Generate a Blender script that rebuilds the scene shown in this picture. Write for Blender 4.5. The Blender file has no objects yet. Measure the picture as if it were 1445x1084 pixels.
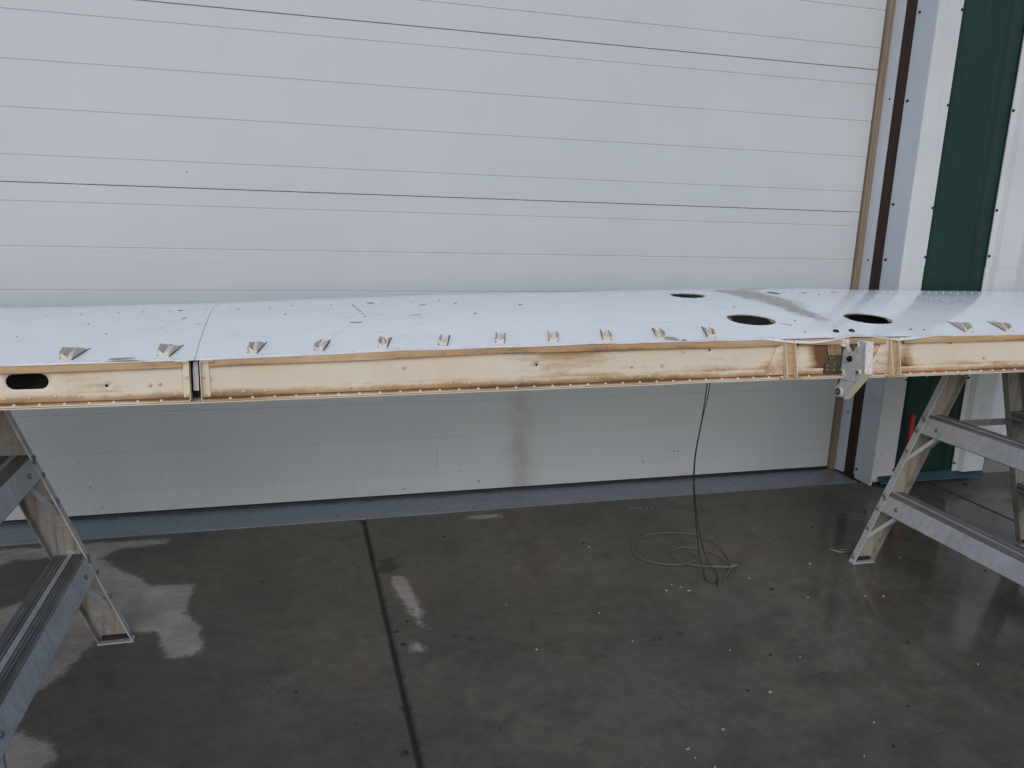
import bpy, bmesh, math, random
import numpy as np
from mathutils import Vector, Matrix, noise
from mathutils.geometry import delaunay_2d_cdt
random.seed(7)
rng = np.random.default_rng(7)
scene = bpy.context.scene
COL = scene.collection

# ------------------------------------------------------------------ camera
cam_d = bpy.data.cameras.new("camera")
cam = bpy.data.objects.new("camera", cam_d)
COL.objects.link(cam)
scene.camera = cam
cam_d.sensor_fit = 'HORIZONTAL'
cam_d.sensor_width = 36.0
cam_d.lens = 36.0 * 1100.0 / 1445.0
cam_d.clip_start = 0.02
cam_d.clip_end = 500.0
YAW, PITCH, ROLL = 0.2788, 0.2244, 0.0337
fwd = Vector((math.sin(YAW) * math.cos(PITCH), math.cos(YAW) * math.cos(PITCH), -math.sin(PITCH)))
rt0 = Vector((math.cos(YAW), -math.sin(YAW), 0))
up0 = rt0.cross(fwd)
rt = rt0 * math.cos(ROLL) + up0 * math.sin(ROLL)
up = rt.cross(fwd)
cam.matrix_world = Matrix(((rt.x, up.x, -fwd.x, 0.0), (rt.y, up.y, -fwd.y, -3.0858),
                           (rt.z, up.z, -fwd.z, 1.2084), (0, 0, 0, 1)))

# ------------------------------------------------------------------ sky and sun (bright overcast)
SUN_EL, SUN_AZ = math.radians(32), math.radians(196)      # azimuth clockwise from +Y
world = bpy.data.worlds.new("World")
scene.world = world
world.use_nodes = True
wn = world.node_tree
wn.nodes.clear()
w_out = wn.nodes.new('ShaderNodeOutputWorld')
w_bg = wn.nodes.new('ShaderNodeBackground')
w_sky = wn.nodes.new('ShaderNodeTexSky')
w_sky.sky_type = 'NISHITA'
w_sky.sun_disc = False
w_sky.sun_elevation = SUN_EL
w_sky.sun_rotation = SUN_AZ
w_sky.air_density = 1.0
w_sky.dust_density = 1.0
w_sky.ozone_density = 1.0
w_hsv = wn.nodes.new('ShaderNodeHueSaturation')
w_hsv.inputs['Saturation'].default_value = 1.12
w_bg.inputs['Strength'].default_value = 0.13
wn.links.new(w_sky.outputs[0], w_hsv.inputs['Color'])
wn.links.new(w_hsv.outputs[0], w_bg.inputs['Color'])
wn.links.new(w_bg.outputs[0], w_out.inputs['Surface'])
sun_d = bpy.data.lights.new("sun", 'SUN')
sun_d.energy = 1.0
sun_d.angle = math.radians(60)
sun_d.color = (1.0, 0.98, 0.95)
sun = bpy.data.objects.new("sun", sun_d)
COL.objects.link(sun)
sdir = Vector((math.sin(SUN_AZ) * math.cos(SUN_EL), math.cos(SUN_AZ) * math.cos(SUN_EL), math.sin(SUN_EL)))
sun.rotation_euler = sdir.to_track_quat('Z', 'Y').to_euler()
sun.location = (0, -6, 8)

scene.view_settings.view_transform = 'Standard'
scene.view_settings.look = 'None'
scene.view_settings.exposure = -0.06
scene.view_settings.gamma = 1.0
scene.view_settings.use_curve_mapping = False
scene.render.engine = 'CYCLES'


# ------------------------------------------------------------------ node helpers
class NT:
    def __init__(self, name):
        self.m = bpy.data.materials.new(name)
        self.m.use_nodes = True
        self.t = self.m.node_tree
        self.t.nodes.clear()
        self.out = self.t.nodes.new('ShaderNodeOutputMaterial')
        self.bsdf = self.t.nodes.new('ShaderNodeBsdfPrincipled')
        self.t.links.new(self.bsdf.outputs[0], self.out.inputs['Surface'])
        tc = self.t.nodes.new('ShaderNodeTexCoord')
        self.obj = tc.outputs['Object']
        geo = self.t.nodes.new('ShaderNodeNewGeometry')
        self.pos = geo.outputs['Position']
        self.rand = geo.outputs['Random Per Island']

    def set(self, sock, v):
        if isinstance(v, bpy.types.NodeSocket):
            self.t.links.new(v, sock)
        elif isinstance(v, (tuple, list)):
            sock.default_value = tuple(v) + ((1.0,) if len(v) == 3 and sock.type == 'RGBA' else ())
        else:
            sock.default_value = v

    def p(self, **kw):
        for k, v in kw.items():
            self.set(self.bsdf.inputs[k.replace('_', ' ')], v)

    def noise(self, scale=5, detail=4, rough=.55, vec=None, dist=0.0, stretch=None):
        n = self.t.nodes.new('ShaderNodeTexNoise')
        n.inputs['Scale'].default_value = scale
        n.inputs['Detail'].default_value = detail
        n.inputs['Roughness'].default_value = rough
        n.inputs['Distortion'].default_value = dist
        v = vec or self.pos
        if stretch:
            mp = self.t.nodes.new('ShaderNodeMapping')
            mp.inputs['Scale'].default_value = stretch
            self.t.links.new(v, mp.inputs['Vector'])
            v = mp.outputs[0]
        self.t.links.new(v, n.inputs['Vector'])
        return n.outputs[0]

    def voro(self, scale=30, vec=None, stretch=None, rand=1.0):
        n = self.t.nodes.new('ShaderNodeTexVoronoi')
        n.inputs['Scale'].default_value = scale
        n.inputs['Randomness'].default_value = rand
        v = vec or self.pos
        if stretch:
            mp = self.t.nodes.new('ShaderNodeMapping')
            mp.inputs['Scale'].default_value = stretch
            self.t.links.new(v, mp.inputs['Vector'])
            v = mp.outputs[0]
        self.t.links.new(v, n.inputs['Vector'])
        return n.outputs['Distance']

    def attr(self, name):
        n = self.t.nodes.new('ShaderNodeAttribute')
        n.attribute_name = name
        return n.outputs['Fac']

    def math(self, op, a, b=0.0, c=None, clamp=False):
        n = self.t.nodes.new('ShaderNodeMath')
        n.operation = op
        n.use_clamp = clamp
        self.set(n.inputs[0], a)
        self.set(n.inputs[1], b)
        if c is not None:
            self.set(n.inputs[2], c)
        return n.outputs[0]

    def ramp(self, v, lo, hi, a=0.0, b=1.0, smooth=True):
        n = self.t.nodes.new('ShaderNodeMapRange')
        n.interpolation_type = 'SMOOTHSTEP' if smooth else 'LINEAR'
        self.set(n.inputs['Value'], v)
        n.inputs['From Min'].default_value = lo
        n.inputs['From Max'].default_value = hi
        n.inputs['To Min'].default_value = a
        n.inputs['To Max'].default_value = b
        return n.outputs[0]

    def mix(self, f, a, b):
        n = self.t.nodes.new('ShaderNodeMix')
        n.data_type = 'RGBA'
        self.set(n.inputs[0], f)
        self.set(n.inputs[6], a)
        self.set(n.inputs[7], b)
        return n.outputs[2]

    def xyz(self, v=None):
        n = self.t.nodes.new('ShaderNodeSeparateXYZ')
        self.t.links.new(v or self.pos, n.inputs[0])
        return n.outputs

    def bump(self, h, strength=.3, dist=.002, normal=None):
        n = self.t.nodes.new('ShaderNodeBump')
        n.inputs['Strength'].default_value = strength
        n.inputs['Distance'].default_value = dist
        self.t.links.new(h, n.inputs['Height'])
        if normal is not None:
            self.t.links.new(normal, n.inputs['Normal'])
        return n.outputs[0]


def simple(name, col, rough=.5, metal=0.0, var=.08, scale=12, dirt=None, dirt_amt=.4):
    k = NT(name)
    n = k.noise(scale, 5, .6, vec=k.obj)
    c = k.mix(k.ramp(n, .3, .7), tuple(x * (1 - var) for x in col), tuple(min(1, x * (1 + var)) for x in col))
    if dirt:
        d = k.noise(scale * 2.3, 6, .7, vec=k.obj)
        c = k.mix(k.ramp(d, .48, .75, 0, dirt_amt), c, dirt)
    k.p(Base_Color=c, Roughness=k.ramp(n, .3, .7, rough * .85, min(1, rough * 1.15)), Metallic=metal)
    k.p(Normal=k.bump(k.noise(scale * 8, 3, .6, vec=k.obj), .12, .001))
    return k.m


# ---- concrete, wet
def concrete(name, wet=(.128, .117, .092), dry=(.44, .395, .355), rough_dry=.85):
    k = NT(name)
    big = k.noise(1.7, 5, .6)
    mid = k.noise(7, 6, .65)
    fine = k.noise(60, 4, .7)
    broom = k.noise(1.0, 4, .65, stretch=(14, 110, 1))
    dryv = k.attr('dry')
    dm = k.math('ADD', dryv, k.math('MULTIPLY', k.math('SUBTRACT', mid, .5), .95))
    dm = k.math('ADD', dm, k.math('MULTIPLY', k.math('SUBTRACT', fine, .5), .45))
    dmask = k.ramp(dm, .38, .66)
    rim = k.math('MULTIPLY', k.ramp(dm, .25, .45), k.ramp(dm, .62, .45))
    wc = k.mix(k.ramp(big, .35, .65), (wet[0] * .80, wet[1] * .83, wet[2] * .85), (wet[0] * 1.25, wet[1] * 1.2, wet[2] * 1.13))
    wc = k.mix(k.ramp(mid, .42, .72, 0, .6), wc, (.052, .053, .043))
    wc = k.mix(k.ramp(k.noise(4.3, 6, .65, dist=.8), .5, .68, 0, .45), wc, (.155, .138, .115))
    wc = k.mix(k.ramp(k.noise(3.1, 3, .5), .5, .75, 0, .4), wc, (.130, .092, .068))
    wc = k.mix(k.ramp(k.noise(24, 5, .7), .38, .66, 0, .36), wc, (.066, .062, .050))
    wc = k.mix(k.math('MULTIPLY', k.ramp(k.voro(85), .24, .10), k.ramp(k.noise(2.6, 4, .6), .47, .62, 0, .8)), wc, (.030, .028, .023))
    dc = k.mix(k.ramp(mid, .3, .7), dry, tuple(x * .62 for x in dry))
    dc = k.mix(k.ramp(broom, .45, .7, 0, .3), dc, tuple(x * .6 for x in dry))
    c = k.mix(dmask, wc, dc)
    c = k.mix(k.math('MULTIPLY', rim, .35), c, (.11, .078, .06))
    c = k.mix(k.ramp(broom, .55, .8, 0, .35), c, (.040, .038, .033))
    dark = k.attr('dark')
    dk = k.math('ADD', dark, k.math('MULTIPLY', k.math('SUBTRACT', k.noise(16, 5, .7), .5), 1.5))
    c = k.mix(k.ramp(dk, .4, .65, 0, .65), c, (.022, .019, .016))
    px_ = k.xyz()[0]
    jd = k.math('ABSOLUTE', k.math('ADD', k.math('SUBTRACT', px_, JX), k.math('MULTIPLY', k.math('SUBTRACT', k.noise(30, 5, .7), .5), .022)))
    c = k.mix(k.ramp(jd, .016, .004, 0, .5), c, (.034, .033, .024))
    specks = k.voro(55)
    c = k.mix(k.math('MULTIPLY', k.ramp(specks, .13, .06), k.ramp(k.noise(9, 2), .5, .62)), c, (.02, .019, .016))
    sp2 = k.voro(38)
    c = k.mix(k.math('MULTIPLY', k.ramp(sp2, .08, .03), k.ramp(k.noise(6, 2), .56, .62)), c, (.3, .29, .27))
    film = k.attr('film')
    fm = k.math('ADD', film, k.math('MULTIPLY', k.math('SUBTRACT', k.noise(3.3, 6, .62, dist=.6), .5), 1.3))
    fm = k.math('ADD', fm, k.math('MULTIPLY', k.math('SUBTRACT', broom, .5), .7))
    fmask = k.math('MULTIPLY', k.ramp(fm, .35, .75), k.math('SUBTRACT', 1.0, dmask), clamp=True)
    r = k.ramp(fmask, 0, 1, .60, .10, False)
    r = k.math('ADD', r, k.math('MULTIPLY', k.math('SUBTRACT', fine, .5), .15))
    rr = k.t.nodes.new('ShaderNodeMix')
    k.set(rr.inputs[0], dmask); k.set(rr.inputs[2], r); rr.inputs[3].default_value = rough_dry
    k.p(Base_Color=c, Roughness=rr.outputs[0], IOR=1.36)
    hgt = k.math('ADD', k.math('MULTIPLY', fine, .6), k.math('MULTIPLY', broom, .8))
    amt = k.ramp(fmask, 0, 1, .34, .07, False)
    b = k.t.nodes.new('ShaderNodeBump')
    k.set(b.inputs['Strength'], amt); b.inputs['Distance'].default_value = .0022
    k.set(b.inputs['Height'], hgt)
    b2 = k.bump(k.noise(9, 2, .5), .10, .004, normal=b.outputs[0])
    k.p(Normal=b2)
    return k.m


JX = .243
M = {}
M['concrete'] = concrete('wet_concrete')
M['yard'] = simple('yard_concrete', (.09, .088, .08), .75)


def apron_mat(name, col, col2):
    k = NT(name)
    a = k.noise(4, 6, .65)
    b = k.noise(26, 5, .7)
    st = k.noise(1.0, 5, .65, stretch=(5, 40, 1))
    c = k.mix(k.ramp(a, .3, .7), col, col2)
    c = k.mix(k.ramp(b, .56, .72, 0, .75), c, (.055, .052, .048))
    c = k.mix(k.ramp(st, .55, .75, 0, .5), c, (.07, .07, .07))
    s = k.voro(34)
    c = k.mix(k.math('MULTIPLY', k.ramp(s, .17, .08), k.ramp(k.noise(8, 2), .5, .6)), c, (.02, .02, .02))
    k.p(Base_Color=c, Roughness=k.ramp(a, .3, .7, .22, .5))
    k.p(Normal=k.bump(b, .2, .002))
    return k.m


M['apron'] = apron_mat('painted_apron', (.19, .215, .245), (.235, .26, .285))
M['apron_plain'] = apron_mat('bare_apron', (.22, .20, .18), (.27, .25, .23))
M['joint'] = simple('joint_dirt', (.022, .021, .018), .8, dirt=(.05, .05, .03))
M['black_rubber'] = simple('black_rubber', (.012, .012, .013), .6)
M['dark_void'] = simple('dark_interior', (.02, .019, .018), .8)


# ---- painted door
def door_mat():
    k = NT('door_paint')
    x, y, z = k.xyz()
    a = k.noise(1.0, 4, .6, stretch=(1.2, 1, 1.2))
    st = k.noise(1.0, 4, .6, stretch=(26, 1, .9))
    hs = k.noise(1.0, 4, .55, stretch=(.5, 1, 22))
    c = k.mix(k.ramp(a, .3, .7), (.51, .535, .56), (.55, .572, .595))
    c = k.mix(k.ramp(st, .5, .8, 0, .10), c, (.50, .50, .48))
    c = k.mix(k.ramp(hs, .5, .8, 0, .10), c, (.60, .60, .58))
    low = k.ramp(z, .5, 0.0)
    c = k.mix(k.math('MULTIPLY', k.math('MULTIPLY', low, k.ramp(st, .35, .7)), .13), c, (.42, .39, .33))
    # brown smear that runs down the lower panels
    g = k.math('DIVIDE', k.math('ADD', k.math('SUBTRACT', x, .932), k.math('MULTIPLY', k.math('SUBTRACT', k.noise(5, 4, .6), .5), .12)), .055)
    g = k.math('POWER', 2.718, k.math('MULTIPLY', k.math('MULTIPLY', g, g), -1.0))
    g = k.math('MULTIPLY', g, k.ramp(z, .85, .25))
    g = k.math('MULTIPLY', g, k.ramp(k.noise(9, 5, .7), .25, .65))
    c = k.mix(k.math('MULTIPLY', g, .42), c, (.22, .185, .13))
    rust = k.math('MULTIPLY', k.ramp(z, .06, .0), k.ramp(k.noise(5, 5, .7), .5, .7))
    c = k.mix(k.math('MULTIPLY', rust, .5), c, (.40, .31, .18))
    s = k.voro(24)
    sm = k.math('MULTIPLY', k.ramp(s, .10, .05), k.ramp(k.noise(3.5, 2), .55, .66))
    sm = k.math('MULTIPLY', sm, k.ramp(z, .5, .05, 0.0, 1.0))
    c = k.mix(k.math('MULTIPLY', sm, .9), c, (.05, .045, .04))
    k.p(Base_Color=c, Roughness=k.ramp(a, .3, .7, .42, .52))
    k.p(Normal=k.bump(k.noise(1.0, 3, .5, stretch=(2.2, 1, 7)), .10, .006, normal=k.bump(k.noise(170, 2, .6), .05, .0006)))
    return k.m


M['door'] = door_mat()


def metal_white(name, col, specks=True, rough=.4):
    k = NT(name)
    x, y, z = k.xyz()
    a = k.noise(3, 5, .6)
    st = k.noise(1.0, 5, .65, stretch=(40, 40, 1.5))
    c = k.mix(k.ramp(a, .3, .7), col, tuple(v * .93 for v in col))
    c = k.mix(k.ramp(st, .55, .8, 0, .22), c, (.32, .31, .29))
    if specks:
        s = k.voro(30)
        sm = k.math('MULTIPLY', k.ramp(s, .15, .08), k.ramp(z, .85, .1, .0, 1.0))
        sm = k.math('MULTIPLY', sm, k.ramp(k.noise(5, 2), .42, .6))
        c = k.mix(k.math('MULTIPLY', sm, .85), c, (.05, .047, .045))
        sc = k.math('MULTIPLY', k.ramp(k.noise(14, 6, .75), .55, .7), k.ramp(z, .7, .2))
        c = k.mix(k.math('MULTIPLY', sc, .45), c, (.22, .21, .2))
    k.p(Base_Color=c, Roughness=rough)
    return k.m


M['trim'] = metal_white('white_trim', (.58, .59, .61))
M['trim_blue'] = metal_white('pale_blue_trim', (.55, .59, .65))
M['wall'] = metal_white('white_wall', (.68, .69, .70), False)


def green_mat():
    k = NT('green_steel')
    x, y, z = k.xyz()
    a = k.noise(2.5, 4, .6)
    st = k.noise(1.0, 5, .6, stretch=(60, 60, 1.2))
    c = k.mix(k.ramp(a, .3, .7), (.006, .030, .024), (.008, .037, .029))
    c = k.mix(k.ramp(st, .5, .8, 0, .25), c, (.02, .05, .043))
    s = k.voro(42)
    c = k.mix(k.math('MULTIPLY', k.ramp(s, .07, .03), k.ramp(k.noise(6, 2), .52, .6)), c, (.35, .36, .36))
    k.p(Base_Color=c, Roughness=.5, Specular_IOR_Level=.3)
    return k.m


M['green'] = green_mat()
M['green_flash'] = simple('green_flashing', (.020, .056, .062), .4, var=.15, dirt=(.05, .06, .06))


def wood_mat():
    k = NT('weathered_wood')
    g = k.noise(1.0, 6, .7, stretch=(120, 120, 3))
    c = k.mix(k.ramp(g, .3, .7), (.30, .225, .165), (.175, .125, .085))
    k.p(Base_Color=c, Roughness=.75, Normal=k.bump(g, .3, .002))
    return k.m


M['wood'] = wood_mat()


def rust_mat():
    k = NT('rusty_steel')
    x, y, z = k.xyz()
    g = k.noise(1.0, 6, .7, stretch=(70, 70, 2.5))
    c = k.mix(k.ramp(g, .3, .7), (.022, .011, .007), (.055, .023, .012))
    k.p(Base_Color=c, Roughness=.7, Normal=k.bump(g, .3, .002))
    return k.m


M['rust'] = rust_mat()
M['screw'] = simple('dark_green_screw', (.012, .02, .022), .4)


# ---- wing paint
def skin_mat():
    k = NT('glossy_white_paint')
    x, y, z = k.xyz()
    a = k.noise(2.2, 5, .6)
    f = k.noise(40, 5, .7)
    scr = k.noise(1.0, 5, .7, stretch=(5, 60, 5), dist=.4)
    scr2 = k.noise(1.0, 4, .7, stretch=(70, 6, 6), dist=.3)
    c = k.mix(k.ramp(a, .3, .7), (.86, .87, .885), (.90, .905, .91))
    c = k.mix(k.math('MULTIPLY', k.ramp(scr, .58, .72), k.ramp(k.noise(3.1, 3), .38, .6, 0, .6)), c, (.44, .40, .35))
    c = k.mix(k.math('MULTIPLY', k.ramp(k.noise(8, 6, .7, dist=.7), .56, .72), k.ramp(k.noise(1.6, 2), .42, .62, 0, .35)), c, (.52, .47, .41))
    c = k.mix(k.math('MULTIPLY', k.ramp(scr2, .64, .74), k.ramp(k.noise(2.3, 3), .5, .65, 0, .4)), c, (.33, .30, .27))
    gr = k.math('ADD', k.attr('grime'), k.math('MULTIPLY', k.math('SUBTRACT', f, .5), .7))
    c = k.mix(k.ramp(gr, .3, .8, 0, .7), c, (.40, .33, .25))
    ba = k.math('ADD', k.attr('bare'), k.math('MULTIPLY', k.math('SUBTRACT', k.noise(13, 6, .72), .5), 1.3))
    bm = k.ramp(ba, .34, .70)
    bc = k.mix(k.ramp(f, .35, .7), (.38, .37, .315), (.52, .505, .45))
    bc = k.mix(k.ramp(k.noise(22, 5, .7), .6, .72, 0, .5), bc, (.25, .19, .13))
    c = k.mix(bm, c, bc)
    sp = k.voro(46, stretch=(1, .45, 1))
    c = k.mix(k.math('MULTIPLY', k.ramp(sp, .09, .04), k.ramp(k.noise(7, 2), .57, .64)), c, (.14, .11, .085))
    k.p(Base_Color=c, Roughness=k.math('ADD', k.ramp(bm, 0, 1, .10, .42), k.ramp(k.noise(18, 5, .65), .4, .75, 0, .12)), IOR=1.5)
    k.p(Normal=k.bump(k.noise(6, 2, .5), .07, .01, normal=k.bump(k.noise(90, 3, .6), .03, .001)))
    return k.m


M['skin'] = skin_mat()


def cream_mat(name='cream_primer', base=(.77, .69, .585), grime=.0):
    k = NT(name)
    x, y, z = k.xyz()
    a = k.noise(5, 6, .6)
    f = k.noise(45, 5, .72)
    h = k.noise(1.0, 6, .7, stretch=(6, 30, 45))
    vs = k.noise(1.0, 5, .65, stretch=(38, 20, 4))
    c = k.mix(k.ramp(a, .3, .7), base, (base[0] * .93, base[1] * .87, base[2] * .76))
    c = k.mix(k.ramp(vs, .5, .8, 0, .35), c, (.74, .66, .54))
    g = k.attr('grime')
    g1 = k.math('ADD', g, k.math('MULTIPLY', k.math('SUBTRACT', h, .5), .9))
    g1 = k.math('ADD', g1, k.math('MULTIPLY', k.math('SUBTRACT', f, .5), .35))
    if grime:
        g1 = k.math('ADD', g1, grime)
    c = k.mix(k.ramp(g1, .18, .62, 0, .9), c, (.44, .26, .12))
    c = k.mix(k.ramp(g1, .55, .95, 0, .92), c, (.12, .055, .025))
    c = k.mix(k.ramp(f, .62, .78, 0, .3), c, (.80, .75, .66))
    k.p(Base_Color=c, Roughness=.48, Normal=k.bump(f, .12, .001))
    return k.m


M['cream'] = cream_mat()
M['cream_dirty'] = cream_mat('cream_dirty', (.58, .43, .26), .36)
M['cream_clean'] = cream_mat('cream_clean', (.76, .68, .56), -.12)
M['tab'] = cream_mat('tab_primer', (.66, .62, .56), -.02)
M['bracket'] = simple('bracket_paint', (.66, .655, .64), .42, var=.08, scale=34, dirt=(.26, .21, .15), dirt_amt=.75)
M['bracket_flange'] = simple('flaking_paint', (.74, .72, .68), .5, var=.08, scale=60, dirt=(.34, .22, .12), dirt_amt=.8)
M['gusset'] = simple('olive_gusset', (.060, .058, .036), .5, var=.3, scale=40, dirt=(.17, .11, .06), dirt_amt=.6)
M['gusset_brown'] = simple('brown_gusset', (.30, .21, .12), .5, var=.3, scale=60, dirt=(.06, .03, .015), dirt_amt=.9)
M['bolt_dark'] = simple('dark_bolt', (.03, .027, .025), .35, .6)
M['rivet_cream'] = simple('rivet_cream', (.64, .51, .35), .45, var=.15, scale=90)
M['rivet_white'] = simple('rivet_white', (.84, .85, .86), .2)
M['rivet_pale'] = simple('rivet_pale', (.70, .62, .52), .45, var=.2, scale=90)
M['white_block'] = simple('white_strap', (.70, .72, .74), .45, var=.1, scale=50, dirt=(.35, .25, .15))
M['chip_dark'] = simple('dark_chip', (.17, .15, .135), .6)
M['gap_dark'] = simple('dark_gap', (.04, .035, .03), .7)
M['chip_brown'] = simple('brown_chip', (.38, .32, .26), .6)
M['rim'] = simple('olive_rim', (.24, .23, .18), .5, var=.3, scale=40, dirt=(.06, .05, .03))
M['edge_dark'] = simple('dark_brown_strip', (.16, .10, .055), .6, dirt=(.05, .03, .02))


def alu(name, base=(.42, .42, .425), dirt=(.16, .13, .10), amt=.55, metal=.75, lo=.45):
    k = NT(name)
    a = k.noise(9, 6, .65, vec=k.obj)
    st = k.noise(1.0, 5, .7, stretch=(60, 60, 3))
    f = k.noise(70, 4, .7)
    c = k.mix(k.ramp(a, .3, .7), base, tuple(v * .8 for v in base))
    c = k.mix(k.ramp(st, .42, .72, 0, amt), c, dirt)
    c = k.mix(k.ramp(f, .60, .74, 0, .6), c, tuple(v * .45 for v in dirt))
    sc_ = k.noise(1.0, 4, .7, stretch=(30, 30, 90), dist=.5)
    c = k.mix(k.ramp(sc_, .6, .72, 0, .4), c, (.72, .72, .72))
    c = k.mix(k.ramp(k.noise(16, 5, .7), .58, .74, 0, .45), c, dirt)
    k.p(Base_Color=c, Metallic=k.ramp(st, .4, .75, metal, metal * .3), Roughness=k.ramp(a, .3, .7, lo, lo + .15))
    k.p(Normal=k.bump(f, .12, .001))
    return k.m


def tread_mat():
    k = NT('grimy_tread')
    a = k.noise(9, 6, .65, vec=k.obj)
    ln = k.noise(1.0, 3, .6, stretch=(210, 2.2, 2))
    wv = k.t.nodes.new('ShaderNodeTexWave')
    wv.bands_direction = 'X'
    wv.inputs['Scale'].default_value = 38
    wv.inputs['Distortion'].default_value = .4
    k.t.links.new(k.obj, wv.inputs['Vector'])
    c = k.mix(k.ramp(ln, .35, .65), (.33, .33, .33), (.16, .148, .13))
    c = k.mix(k.ramp(wv.outputs[1], .5, .9, 0, .6), c, (.055, .05, .042))
    c = k.mix(k.ramp(a, .45, .7, 0, .6), c, (.10, .085, .065))
    k.p(Base_Color=c, Metallic=.25, Roughness=.6)
    return k.m


M['alu'] = alu('aluminium', (.60, .60, .605), amt=.35, metal=.4)
M['alu_dirty'] = alu('grimy_aluminium', (.40, .365, .325), (.15, .108, .072), .85, .35)
M['alu_tread'] = tread_mat()
M['bolt_grey'] = simple('grey_bolt', (.20, .20, .20), .4, .5)
M['alu_bright'] = alu('galvanised_brace', (.60, .63, .65), (.3, .3, .3), .3, .3)
M['cable'] = simple('steel_cable', (.035, .031, .027), .45, .5, scale=200)
M['cable_pale'] = simple('dull_cable', (.165, .145, .112), .55, .15, scale=200)
M['red'] = simple('red_rubber', (.42, .018, .010), .4, var=.12)
M['flake'] = simple('white_flake', (.33, .32, .28), .7)
M['grit'] = simple('dark_grit', (.018, .017, .015), .6)
M['chalk'] = simple('chalk', (.24, .25, .28), .9)
M['twig'] = simple('twig', (.28, .22, .16), .7)


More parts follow.
